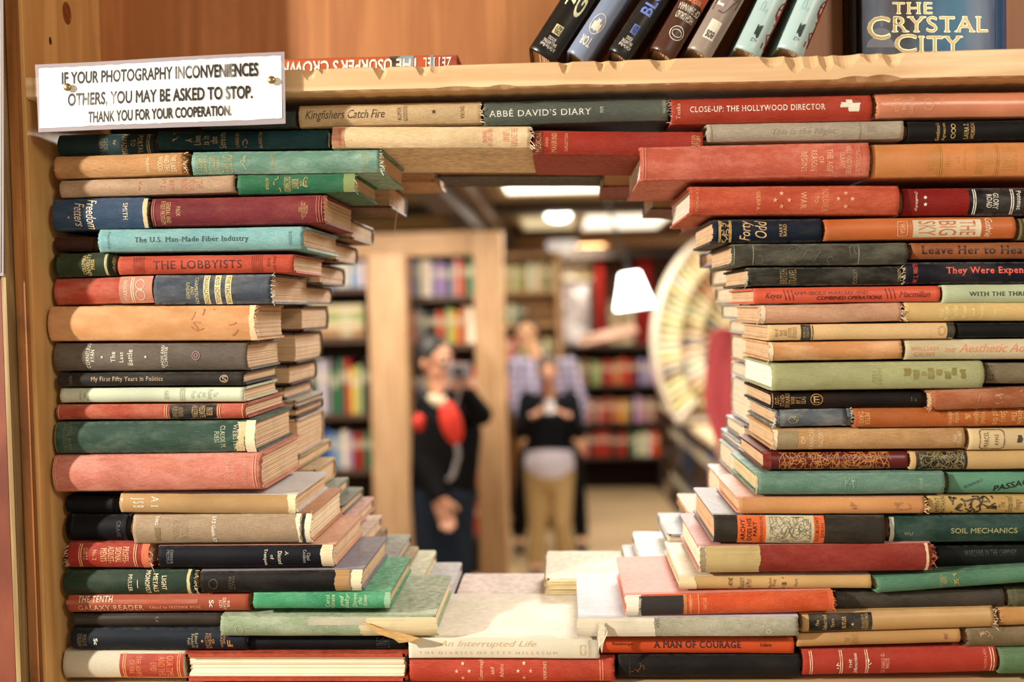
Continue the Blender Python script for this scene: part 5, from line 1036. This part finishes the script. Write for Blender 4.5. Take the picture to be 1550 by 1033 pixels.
row_books(xx(622), xx(724), YA+.03, shM[4]+.001, .22, 'kgbrkenwwwor', w1 % 'fifth', gA)
row_books(xx(622), xx(724), YA+.03, shM[5]+.001, .3, 'kgbrkenonto', w1 % 'lowest', gA)
# second, farther bookcase past the posts
YC = 7.6; 
def zz(py, Y, px=810): return U(px, py, Y).z
shC = [zz(440, YC), zz(490, YC), zz(545, YC), zz(600, YC), .1]
case('bookcase', 'light timber bookcase of cream paperbacks behind the person in khaki', xx(735, YC), xx(853, YC), YC, zz(388, YC), shC, wood('c9a273', '94693c', 40, 40, 3, .1, .5, 'timber'), plain('a8835c', .8), side=.05)
gC = 'books in the light timber bookcase'
row_books(xx(745, YC), xx(843, YC), YC+.03, shC[0]+.001, .25, 'tcctcvtwccnc', 'the top shelf of the light timber bookcase', gC)
row_books(xx(745, YC), xx(800, YC), YC+.03, shC[1]+.001, .18, 'tvgcgn', 'the second shelf of the light timber bookcase', gC)
row_books(xx(745, YC), xx(843, YC), YC+.03, shC[2]+.001, .2, 'aliirvntncn', 'the third shelf of the light timber bookcase', gC)
row_books(xx(745, YC), xx(843, YC), YC+.03, shC[3]+.001, .2, 'rniirvntncn', 'the fourth shelf of the light timber bookcase', gC)
# dark case at the back
YD = 9.3
def xd(px): return U(px, 600, YD).x
shD = [zz(583, YD, 930), zz(640, YD, 930), zz(692, YD, 930)]
case('bookcase', 'low dark bookcase of bright books standing at the end of the aisle', xd(846), xd(1003), YD, zz(528, YD, 930), shD, dkw, plain('1e1410', .9))
gD = 'books in the low dark bookcase'
row_books(xd(852), xd(998), YD+.03, shD[0]+.001, .28, 'cvyvtkvvrrotorrkaear', 'the top shelf of the low dark bookcase', gD)
row_books(xd(852), xd(998), YD+.03, shD[1]+.001, .27, 'nnoktinirrtoytkaiein', 'the middle shelf of the low dark bookcase', gD)
row_books(xd(852), xd(998), YD+.03, shD[2]+.001, .27, 'iirrikrrrrkrrkgwvwoo', 'the lowest shelf of the low dark bookcase', gD)
kb = empty('display_board', (xd(930), YD-.06, zz(528, YD, 930)+.12)); tag(kb, 'pinkish tan sloping display board on top of the low dark bookcase', 'display stand')
m = MB().quad_box((-.35, -.05, 0), (.25, .12, .03), .003); o_ = m.build('sloping_board', plain('b98e78', .6), kb); o_.rotation_euler = (math.radians(30), math.radians(-12), 0)
MB().quad_box((-.33, .0, -.001), (.3, .14, .012), .002).build('foot', dkw, kb)
# wall hangings and red columns against the far wall
def flat_thing(name, label, cat, px0, px1, py0, py1, Y, mat, frame=None, group=None):
    a, b = U(px0, py0, Y), U(px1, py1, Y); o = empty(name, ((a.x+b.x)/2, Y, b.z)); tag(o, label, cat, group); w = (b.x-a.x)/2; h = a.z-b.z
    MB().quad_box((-w, 0, 0), (w, .012, h), .002).build('sheet', mat, o)
    if frame:
        m = MB()
        for q in ((-w-.02, -.02, -.02, 0), (0, 0, 0, 0)): pass
        for lo, hi in (((-w-.025, -.01, -.025), (w+.025, .02, 0)), ((-w-.025, -.01, h), (w+.025, .02, h+.025)), ((-w-.025, -.01, 0), (-w, .02, h)), ((w, -.01, 0), (w+.025, .02, h))): m.quad_box(lo, hi)
        m.build('frame', frame, o)
    return o
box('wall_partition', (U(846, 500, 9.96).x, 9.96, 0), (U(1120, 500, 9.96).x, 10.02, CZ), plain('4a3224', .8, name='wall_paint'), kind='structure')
def print_mat(c1, c2, c3, sc, seed):
    m = bpy.data.materials.new('printed_sheet'); m.use_nodes = True; nt = m.node_tree; nb = nt.nodes['Principled BSDF']
    tc = nt.nodes.new('ShaderNodeTexCoord'); mp = nt.nodes.new('ShaderNodeVectorMath'); mp.inputs[1].default_value = (seed, seed*.7, 0); nt.links.new(tc.outputs['Object'], mp.inputs[0])
    n1 = noise_(nt, mp.outputs[0], sc, 2, .5); c = mix_(nt, ramp_(nt, n1, .45, .55), lin(c1), lin(c2)); n2 = noise_(nt, mp.outputs[0], sc*1.7, 2, .5)
    nt.links.new(mix_(nt, ramp_(nt, n2, .56, .64), c, lin(c3)), nb.inputs['Base Color']); nb.inputs['Roughness'].default_value = .6; return m
flat_thing('poster', 'grey and white printed poster on the far wall beside a red column', 'poster', 852, 893, 430, 520, 9.945, print_mat('c4bcbc', '8c8280', 'f0ecee', 3.5, 2), dkw)
flat_thing('poster', 'cream and olive paper poster hung above the grey one', 'poster', 850, 898, 384, 424, 9.945, print_mat('fff8e6', 'f0e2bc', 'a8904c', 4, 5))
for i, (p0, p1, t0, t1, Y, lab) in enumerate(((900, 916, 376, 520, 9.75, 'dark red column beside the posters'), (963, 989, 376, 540, 9.75, 'dark red column behind the lamp shade'))):
    a, b = U(p0, t0, Y), U(p1, t1, Y); o = empty('red_column', ((a.x+b.x)/2, Y, 0)); tag(o, lab, 'column', 'red painted columns'); w = (b.x-a.x)/2
    MB().quad_box((-w, 0, 0), (w, w*2, CZ), .01).build('shaft', plain('7a1712', .8), o); MB().quad_box((-w-.02, -.02, 0), (w+.02, w*2+.02, .15), .006).build('plinth', plain('6c1812', .5), o)
flat_thing('notice_board', 'tan notice board between the two red columns', 'notice board', 920, 960, 455, 520, 9.945, print_mat('8a7a58', 'c4ae86', 'dcccaa', 5, 9), brn)

# arch of books at one side
YR = 5.4; cx_, cy_ = 1136, 520
ar = empty('book_arch', U(cx_, 640, YR+.1)); tag(ar, 'pale arch-shaped frame edging the vault of cream coloured books', 'archway')
def ell(a, f, Y=YR): return U(cx_+140*f*math.cos(a), cy_-182*f*math.sin(a), Y)
V = []; Fs = []; n = 40; l = ar.location
for i in range(n+1):
    a = math.radians(80+141*i/n)
    for f, y in ((1.0, YR), (1.03, YR), (1.03, YR+.4), (1.0, YR+.4)):
        p = ell(a, f); V.append((p.x-l.x, y-l.y, p.z-l.z))
for i in range(n):
    for k in range(4): q = i*4+k; r_ = i*4+(k+1) % 4; Fs.append((q, q+4, r_+4, r_))
Fs.append((3, 2, 1, 0)); Fs.append(tuple(n*4+k for k in range(4)))
mesh_obj('arch_rim', V, Fs, plain('d9cdbb', .6), ar, False)
gR = 'cream books of the vault'; r = random.Random(3)
for ring, (f0, f1, cnt, nm) in enumerate(((.99, .74, 34, 'outer'), (.73, .50, 28, 'middle'), (.49, .24, 21, 'inner'))):
    for i in range(cnt):
        sp_ = (137, 162, 184)[ring]; a = math.radians(84+sp_*(i+.5)/cnt); p0, p1 = ell(a, f0), ell(a, f1); d = (p1-p0); Ln = d.length
        wdt = (ell(a+math.radians(sp_/cnt)/2, f1+(f0-f1)*.06)-ell(a-math.radians(sp_/cnt)/2, f1+(f0-f1)*.06)).length
        o = bpy.data.objects.new('book', UB); COL.objects.link(o); k = r.choice('wwwccccccccet'); h, cn = CN[k]
        dz = d.normalized(); ya = Vector((0, 1, 0)); xa_ = ya.cross(dz)
        o.matrix_world = Matrix.Translation(p0+Vector((0, r.uniform(0, .03)+ring*.04, 0))) @ Matrix((xa_, ya, dz)).transposed().to_4x4() @ Matrix.Diagonal((wdt*.88, .15, Ln*r.uniform(.9, .98), 1))
        c = lin(h); o.color = tuple(min(1, v*r.uniform(.8, 1.1)) for v in c[:3])+(1,)
        tag(o, '%s book in the %s ring of the pale vault, %s from its crown down' % (cn, nm, ORD[i] if i < 20 else ORD[i-20].replace('first', 'twenty-first') if i == 20 else 'twenty-'+ORD[i-20] if i < 29 else 'thirtieth' if i == 29 else 'thirty-'+ORD[i-30]), 'book', gR)
box('vault_panel_tmp', (0, 0, 0), (.01, .01, .01), tan) if False else None
m = MB(); l = ar.location
a0, a1 = U(1000, 500, YR+.5), U(1250, 640, YR+.5)
V = [];
for i in range(n+1):
    p = ell(math.radians(80+141*i/n), 1.0); V.append((p.x-l.x, YR+.27-l.y, p.z-l.z))
cpt = ell(0, 0); V.append((cpt.x+.3-l.x, YR+.27-l.y, V[-1][2])); V2 = [(x, y+.02, z) for x, y, z in V]; k = len(V)
Fs = [(i, i+1, k-1) for i in range(n)]+[(2*k-1, k+i+1, k+i) for i in range(n)]+[(i+1, i, k+i, k+i+1) for i in range(n)]+[(0, k-1, 2*k-1, k), (k-1, n, k+n, 2*k-1)]
mesh_obj('backing_board', V+V2, Fs, plain('d8c8a4', .7), ar)
# counter in front of the vault
ct = empty('counter', (1.25, 5.2, 0)); tag(ct, 'long counter with a pale top and dark shelved side', 'counter'); l = ct.location
zt_ = U(1000, 612, 6.9).z; xf, xn = U(1000, 612, 6.9).x, U(1100, 668, 4.3).x
yn = 3.2; xnn = xn+(xn-xf)*(4.3-yn)/(6.9-4.3)
def slab(name, z0, z1, inset, mat, wx=1.4):
    vs = [(xf+inset, 6.9, z) for z in (z0, z1)]+[(xf+wx, 6.9, z) for z in (z0, z1)]+[(xnn+inset, yn, z) for z in (z0, z1)]+[(xnn+wx, yn, z) for z in (z0, z1)]
    vs = [(x-l.x, y-l.y, z) for x, y, z in vs]
    return mesh_obj(name, vs, [(0, 1, 3, 2), (4, 6, 7, 5), (0, 4, 5, 1), (2, 3, 7, 6), (1, 5, 7, 3), (0, 2, 6, 4)], mat, ct)
slab('counter_top', zt_-.035, zt_, 0, plain('d9c4a4', .5)); slab('carcass', 0.0, zt_-.036, .22, plain('2c1f18', .8))
slab('shelf_board', zt_-.40, zt_-.37, .02, dkw, .219); slab('shelf_board', zt_-.74, zt_-.71, .02, dkw, .219); slab('plinth', 0.001, .1, .02, dkw, .219)
for kz, codes, nm in ((zt_-.369, 'knekbknnbpkwkbpk', 'upper'), (zt_-.709, 'nkkkbekkbnkkpwkb', 'lower')):
    for i, k in enumerate(codes):
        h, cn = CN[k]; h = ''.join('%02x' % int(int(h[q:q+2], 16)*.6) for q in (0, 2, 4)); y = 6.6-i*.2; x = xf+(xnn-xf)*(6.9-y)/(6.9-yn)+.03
        o = bpy.data.objects.new('book', UB); COL.objects.link(o); o.scale = (.15, .17, .28); o.location = (x, y, kz); o.rotation_euler = (0, 0, -math.pi/2); o.color = lin(h)
        tag(o, '%s volume standing %s from the far end, %s shelf of the counter' % (cn, ORD[i], nm), 'book', 'volumes on the counter shelves')
# ------------------------------------------------------------------ people
def capsule(m, p0, p1, r0, r1, fy=1.0, n=14):
    """tapered round-ended limb; fy squeezes it front to back"""
    p0, p1 = Vector(p0), Vector(p1); d = p1-p0; ln = max(d.length, 1e-4); t = d/ln
    a = t.orthogonal().normalized(); c = t.cross(a); rings = []
    for i in range(5): w = math.pi/2*(1-i/4); rings.append((p0-t*r0*math.sin(w), r0*math.cos(w)))
    for i in range(1, 5): rings.append((p0+d*i/5, r0+(r1-r0)*i/5))
    for i in range(5): w = math.pi/2*i/4; rings.append((p1+t*r1*math.sin(w), r1*math.cos(w)))
    b = len(m.v)
    for p, r in rings:
        for k in range(n):
            w = 2*math.pi*k/n; o = (a*math.cos(w)+c*math.sin(w))*max(r, .0008); o.y *= fy; m.v.append(tuple(p+o))
    for i in range(len(rings)-1):
        for k in range(n): m.f.append((b+i*n+k, b+i*n+(k+1) % n, b+(i+1)*n+(k+1) % n, b+(i+1)*n+k))
    m.f.append(tuple(b+k for k in reversed(range(n)))); m.f.append(tuple(b+(len(rings)-1)*n+k for k in range(n)))
def ellipsoid(m, c, r, M=None, n=18):
    bm = bmesh.new(); bmesh.ops.create_uvsphere(bm, u_segments=n, v_segments=n*2//3, radius=1)
    S_ = Matrix.Diagonal((r[0], r[1], r[2], 1)); m.add_bm(bm, Matrix.Translation(c) @ (M or Matrix.Identity(4)) @ S_); bm.free()
def fuse(name, m, mat, parent, vox=.009, sm=3):
    """melt the pieces into one continuous surface"""
    me = bpy.data.meshes.new(name); me.from_pydata(m.v, [], m.f); o = bpy.data.objects.new(name, me); COL.objects.link(o)
    r = o.modifiers.new('r', 'REMESH'); r.mode = 'VOXEL'; r.voxel_size = vox
    s = o.modifiers.new('s', 'SMOOTH'); s.iterations = sm; s.factor = .5
    dg = bpy.context.evaluated_depsgraph_get(); dg.update(); e = bpy.data.meshes.new_from_object(o.evaluated_get(dg))
    bpy.data.objects.remove(o); e.materials.clear(); e.materials.append(mat)
    for p in e.polygons: p.use_smooth = True
    q = bpy.data.objects.new(name, e); COL.objects.link(q); q.parent = parent; return q
def hand(m, w, d, side, curl=.5, up=(0, 0, 1), s=1.0):
    """palm, four unequal curled fingers and a thumb from wrist w in direction d; side points to the thumb"""
    w = Vector(w); d = Vector(d).normalized(); sd = Vector(side); sd = (sd-d*sd.dot(d)).normalized(); nrm = d.cross(sd).normalized()
    for k in range(4):
        q = w+sd*(k-1.5)*.019*s; capsule(m, q+d*.01, q+d*.075*s, .013*s, .0115*s)
    for k, ln in enumerate((.066, .080, .075, .058)):
        b = w+d*.078*s+sd*(1.5-k)*.021*s; dd = d.copy(); p = b
        for seg in (.45, .32, .23):
            e = p+dd*ln*seg*s; capsule(m, p, e, .0088*s, .008*s, n=8); p = e; dd = (dd*math.cos(curl)+nrm*math.sin(curl)).normalized()
    b = w+sd*.03*s+d*.02*s; dd = (d*.65+sd*.75+nrm*.2).normalized(); e = b+dd*.04*s; capsule(m, b, e, .012*s, .0105*s, n=8); capsule(m, e, e+(dd*.5+d*.6+nrm*.3).normalized()*.032*s, .010*s, .0085*s, n=8)
def head(body, skin, hc, fwd, s, hairm, parent, glasses=False, longhair=False):
    """head with brow, nose, mouth, chin and ears around centre hc, facing fwd"""
    f = Vector(fwd); f.z = f.z; f.normalize(); side = f.cross(Vector((0, 0, 1))).normalized(); up = side.cross(f).normalized()
    M = Matrix((side, f, up)).transposed().to_4x4(); P = lambda x, y, z: Vector(hc)+(side*x+f*y+up*z)*s
    ellipsoid(body, P(0, -.008, .02), (.074*s, .092*s, .095*s), M); ellipsoid(body, P(0, .018, -.045), (.056*s, .062*s, .066*s), M)
    capsule(body, P(0, .085, .012), P(0, .104, -.022), .010*s, .014*s, n=8)
    ellipsoid(body, P(0, .072, -.085), (.024*s, .02*s, .018*s), M); ellipsoid(body, P(0, .078, .035), (.05*s, .014*s, .012*s), M)
    for q in (-1, 1): ellipsoid(body, P(q*.075, -.005, -.01), (.010*s, .02*s, .032*s), M)
    hm = MB(); ellipsoid(hm, P(0, -.022, .042), (.083*s, .094*s, .088*s), M); ellipsoid(hm, P(0, -.05, .0), (.078*s, .065*s, .09*s if not longhair else .13*s), M)
    for q in (-1, 1): ellipsoid(hm, P(q*.062, -.02, .03), (.022*s, .055*s, .055*s), M)
    fuse('hair', hm, hairm, parent, .008)
    for q in (-1, 1):
        e = MB(); ellipsoid(e, P(q*.031, .078, .008), (.013*s, .010*s, .009*s), M, 10); e.build('eye', plain('efe9e0', .3), parent, True)
        i_ = MB(); ellipsoid(i_, P(q*.031, .087, .008), (.006*s, .003*s, .006*s), M, 8); i_.build('iris', plain('2a1a10', .3), parent, True)
    e = MB(); ellipsoid(e, P(0, .079, -.053), (.025*s, .008*s, .008*s), M, 10); e.build('mouth', plain('9c4a40', .5), parent, True)
def person(label, Y, J, skin_c, top_c, leg_c, hair_c, fwd, mats=None, s=1.0, extra=None, sleeves=True):
    """J: joints as (column, row, nearer-by) measured in the frame, at depth Y"""
    foot = U(*J['ankle_l'][:2], Y); o = empty('person', (U(*J['hip_l'][:2], Y).x, Y, 0)); tag(o, label, 'person')
    l = o.location; g = {k: U(v[0], v[1], Y-v[2])-l for k, v in J.items()}
    for k in ('ankle_l', 'ankle_r'): g[k].z = .09
    skin = plain(skin_c, .5, name='skin'); top = mats.get('top') if mats and mats.get('top') else plain(top_c, .85, name='cloth'); leg = plain(leg_c, .85, name='cloth')
    body = MB(); hd = g['head']; nk = (g['sh_l']+g['sh_r'])/2
    capsule(body, nk+Vector((0, 0, -.03)), hd+Vector((0, 0, -.06)), .06, .05)
    hips = (g['hip_l']+g['hip_r'])/2
    capsule(body, hips, nk-Vector((0, 0, .08)), .13, .13, .7)
    for q in 'lr':
        capsule(body, g['sh_'+q], g['el_'+q], .048, .038); capsule(body, g['el_'+q], g['wr_'+q], .038, .026)
        capsule(body, g['hip_'+q], g['kn_'+q], .075, .052); capsule(body, g['kn_'+q], g['ankle_'+q], .05, .036)
        capsule(body, g['ankle_'+q], g['ankle_'+q]+Vector((fwd[0]*.14, fwd[1]*.14, -.05)), .04, .032)
        d = (g['wr_'+q]-g['el_'+q]).normalized(); tgt = g.get('hand_'+q); hdv = (tgt-g['wr_'+q]).normalized() if tgt else d
        hand(body, g['wr_'+q], hdv, Vector((1 if q == 'l' else -1, 0, .6)), .5)
    head(body, skin, hd, fwd, s, plain(hair_c, .6, name='hair'), o)
    fuse('body', body, skin, o, .0075, 2)
    j = MB()
    w = (g['sh_r']-g['sh_l']); 
    capsule(j, g['sh_l']-Vector((0, 0, .015)), g['sh_r']-Vector((0, 0, .015)), .062, .062)
    capsule(j, nk-Vector((0, 0, .12)), hips+Vector((0, 0, .08)), .175, .165, .68); capsule(j, nk-Vector((0, 0, .06)), nk+Vector((0, 0, .025)), .10, .072)
    for q in 'lr': capsule(j, g['sh_'+q], g['el_'+q], .066, .056); capsule(j, g['el_'+q], g['el_'+q]+(g['wr_'+q]-g['el_'+q])*.9, .056, .043)
    fuse('jacket' if extra == 'jacket' else 'sweater' if extra == 'sweater' else 'shirt', j, top, o, .012)
    tr = MB()
    capsule(tr, hips+Vector((0, 0, .06)), hips-Vector((0, 0, .03)), .165, .16, .72)
    for q in 'lr':
        capsule(tr, g['hip_'+q], g['kn_'+q], .098, .075); capsule(tr, g['kn_'+q], g['ankle_'+q]+Vector((0, 0, .02)), .074, .062)
    fuse('trousers', tr, leg, o, .012)
    for q in 'lr':
        sh = MB(); a = g['ankle_'+q]; f = Vector((fwd[0], fwd[1], 0)).normalized()
        capsule(sh, a-f*.05-Vector((0, 0, .045)), a+f*.16-Vector((0, 0, .05)), .044, .038); fuse('shoe', sh, plain('2a2420', .6), o, .01)
    return o, g
# visitor in a black jacket holding a camera to the face
pA, gA_ = person('person in a black jacket raising a camera to the face, red bag across the chest', 3.75,
    dict(head=(657, 546, 0), sh_l=(645, 618, 0), sh_r=(706, 612, .0), el_l=(640, 698, .06), wr_l=(666, 757, .2), hand_l=(677, 790, .21), el_r=(728, 628, .16), wr_r=(703, 592, .22), hand_r=(692, 566, .24),
         hip_l=(652, 765, 0), hip_r=(690, 765, 0), kn_l=(655, 895, 0), kn_r=(692, 895, .05), ankle_l=(650, 1010, 0), ankle_r=(696, 1010, 0)),
    'b98468', '09090b', '1c2430', '0a0807', (.85, -.5, -.08), extra='jacket')
def at(px, py, Y, o): return U(px, py, Y)-o.location
cm_ = empty('camera_body', U(694, 562, 3.42)); cm_.name = 'compact_camera'; tag(cm_, 'small grey camera held up by the person in the black jacket', 'camera')
m = MB().quad_box((-.055, -.02, -.035), (.055, .02, .035), .006); m.build('camera_case', plain('7c7476', .4), cm_)
MB().lathe([(.001, .03), (.022, .03), (.026, .0), (.026, -.002)], n=16).build('lens', plain('2a282c', .3), cm_).rotation_euler = (math.radians(90), 0, 0)
bg = empty('shoulder_bag', U(683, 640, 3.44)); tag(bg, 'bright red oval bag hanging on the chest of the person in the black jacket', 'bag')
m = MB(); ellipsoid(m, (0, 0, 0), (.052, .035, .105), Matrix.Rotation(math.radians(-14), 4, 'Y')); fuse('pouch', m, plain('d2301c', .6), bg, .008)
def strap(pts, Y, o, r=.010): return MB().tube([U(x, y, Y)-o.location for x, y in pts], r, 6).build('strap', plain('8c8688', .6), o, True)
strap([(688, 622), (694, 600), (697, 586), (690, 578), (672, 590)], 3.44, bg, .006); strap([(690, 662), (694, 690), (686, 720), (678, 728)], 3.50, bg, .012)
m = MB(); ellipsoid(m, at(634, 640, 3.52, pA), (.030, .03, .045)); fuse('jacket_patch', m, plain('c42c20', .7), pA, .008)
m = MB()
for a, b, w in (((659, 603), (664, 612), .022), ((652, 603), (659, 610), .02), ((664, 612), (672, 606), .02)): capsule(m, at(*a, 3.67, pA), at(*b, 3.67, pA), w, w)
fuse('collar', m, plain('cdbfa4', .8), pA, .01)
# tall person behind in a checked shirt
plaid = bpy.data.materials.new('checked_cloth'); plaid.use_nodes = True; nt = plaid.node_tree; nb = nt.nodes['Principled BSDF']; tc_ = nt.nodes.new('ShaderNodeTexCoord')
sx = nt.nodes.new('ShaderNodeSeparateXYZ'); nt.links.new(tc_.outputs['Object'], sx.inputs[0])
wv = [ramp_(nt, math_(nt, 'ABSOLUTE', math_(nt, 'SUBTRACT', math_(nt, 'FRACT', math_(nt, 'MULTIPLY', sx.outputs[i], 14.0)), .5)), .2, .3, 0, .5) for i in (0, 2)]
nt.links.new(mix_(nt, math_(nt, 'ADD', wv[0], wv[1]), lin('c9c2da'), lin('6a6490')), nb.inputs['Base Color']); nb.inputs['Roughness'].default_value = .85
pC, gC_ = person('tall person in a lilac checked shirt standing behind the one in khaki trousers', 6.9,
    dict(head=(797, 503, 0), sh_l=(782, 550, 0), sh_r=(862, 552, 0), el_l=(782, 610, 0), wr_l=(795, 655, .05), hand_l=(797, 672, .05), el_r=(880, 612, 0), wr_r=(876, 662, .05), hand_r=(876, 680, .05),
         hip_l=(805, 680, 0), hip_r=(862, 680, 0), kn_l=(788, 760, 0), kn_r=(874, 755, 0), ankle_l=(786, 830, 0), ankle_r=(880, 830, 0)),
    'e0ac84', 'b0a8c8', '121012', '3a241a', (.05, -1, -.05), mats=dict(top=plaid))
# person in khaki trousers looking down at a phone
pB, gB_ = person('person in a dark sweater and khaki trousers looking down at a phone', 6.1,
    dict(head=(829, 563, .08), sh_l=(798, 606, 0), sh_r=(864, 606, 0), el_l=(787, 655, .05), wr_l=(806, 630, .28), hand_l=(822, 622, .32), el_r=(876, 655, .05), wr_r=(860, 630, .28), hand_r=(844, 622, .32),
         hip_l=(814, 715, 0), hip_r=(850, 715, 0), kn_l=(814, 790, 0), kn_r=(850, 790, .03), ankle_l=(812, 862, 0), ankle_r=(856, 862, 0)),
    'b8846a', '0b0c12', 'b09468', '4c3a30', (.05, -.93, -.36), extra='sweater')
m = MB(); capsule(m, at(832, 694, 6.1, pB), at(832, 702, 6.1, pB), .178, .186, .72); fuse('shirt_hem', m, plain('d5cfe0', .8), pB, .012)
ph = empty('mobile_phone', U(832, 616, 5.76)); tag(ph, 'small dark phone held in both hands by the person in khaki trousers', 'phone')
MB().quad_box((-.035, -.004, -.06), (.035, .004, .06), .003).build('phone_case', plain('1a1a1e', .3), ph); MB().quad_box((-.031, .0041, -.054), (.031, .0052, .054)).build('screen', plain('3a4656', .2), ph)
ph.rotation_euler = (math.radians(-40), 0, 0)
# person in red past the right-hand stack
pD, gD_ = person('person in a red top half hidden by the stacked books beside the vault', 2.9,
    dict(head=(1150, 430, 0), sh_l=(1096, 520, 0), sh_r=(1196, 520, 0), el_l=(1086, 610, 0), wr_l=(1100, 672, .05), hand_l=(1103, 700, .05), el_r=(1206, 610, 0), wr_r=(1200, 690, .05), hand_r=(1200, 720, .05),
         hip_l=(1120, 720, 0), hip_r=(1175, 720, 0), kn_l=(1122, 930, 0), kn_r=(1176, 930, 0), ankle_l=(1122, 1100, 0), ankle_r=(1178, 1100, 0)),
    'd6a488', 'cc5a60', '2c2c38', '2a1a14', (-.4, -.9, 0), s=1.0)
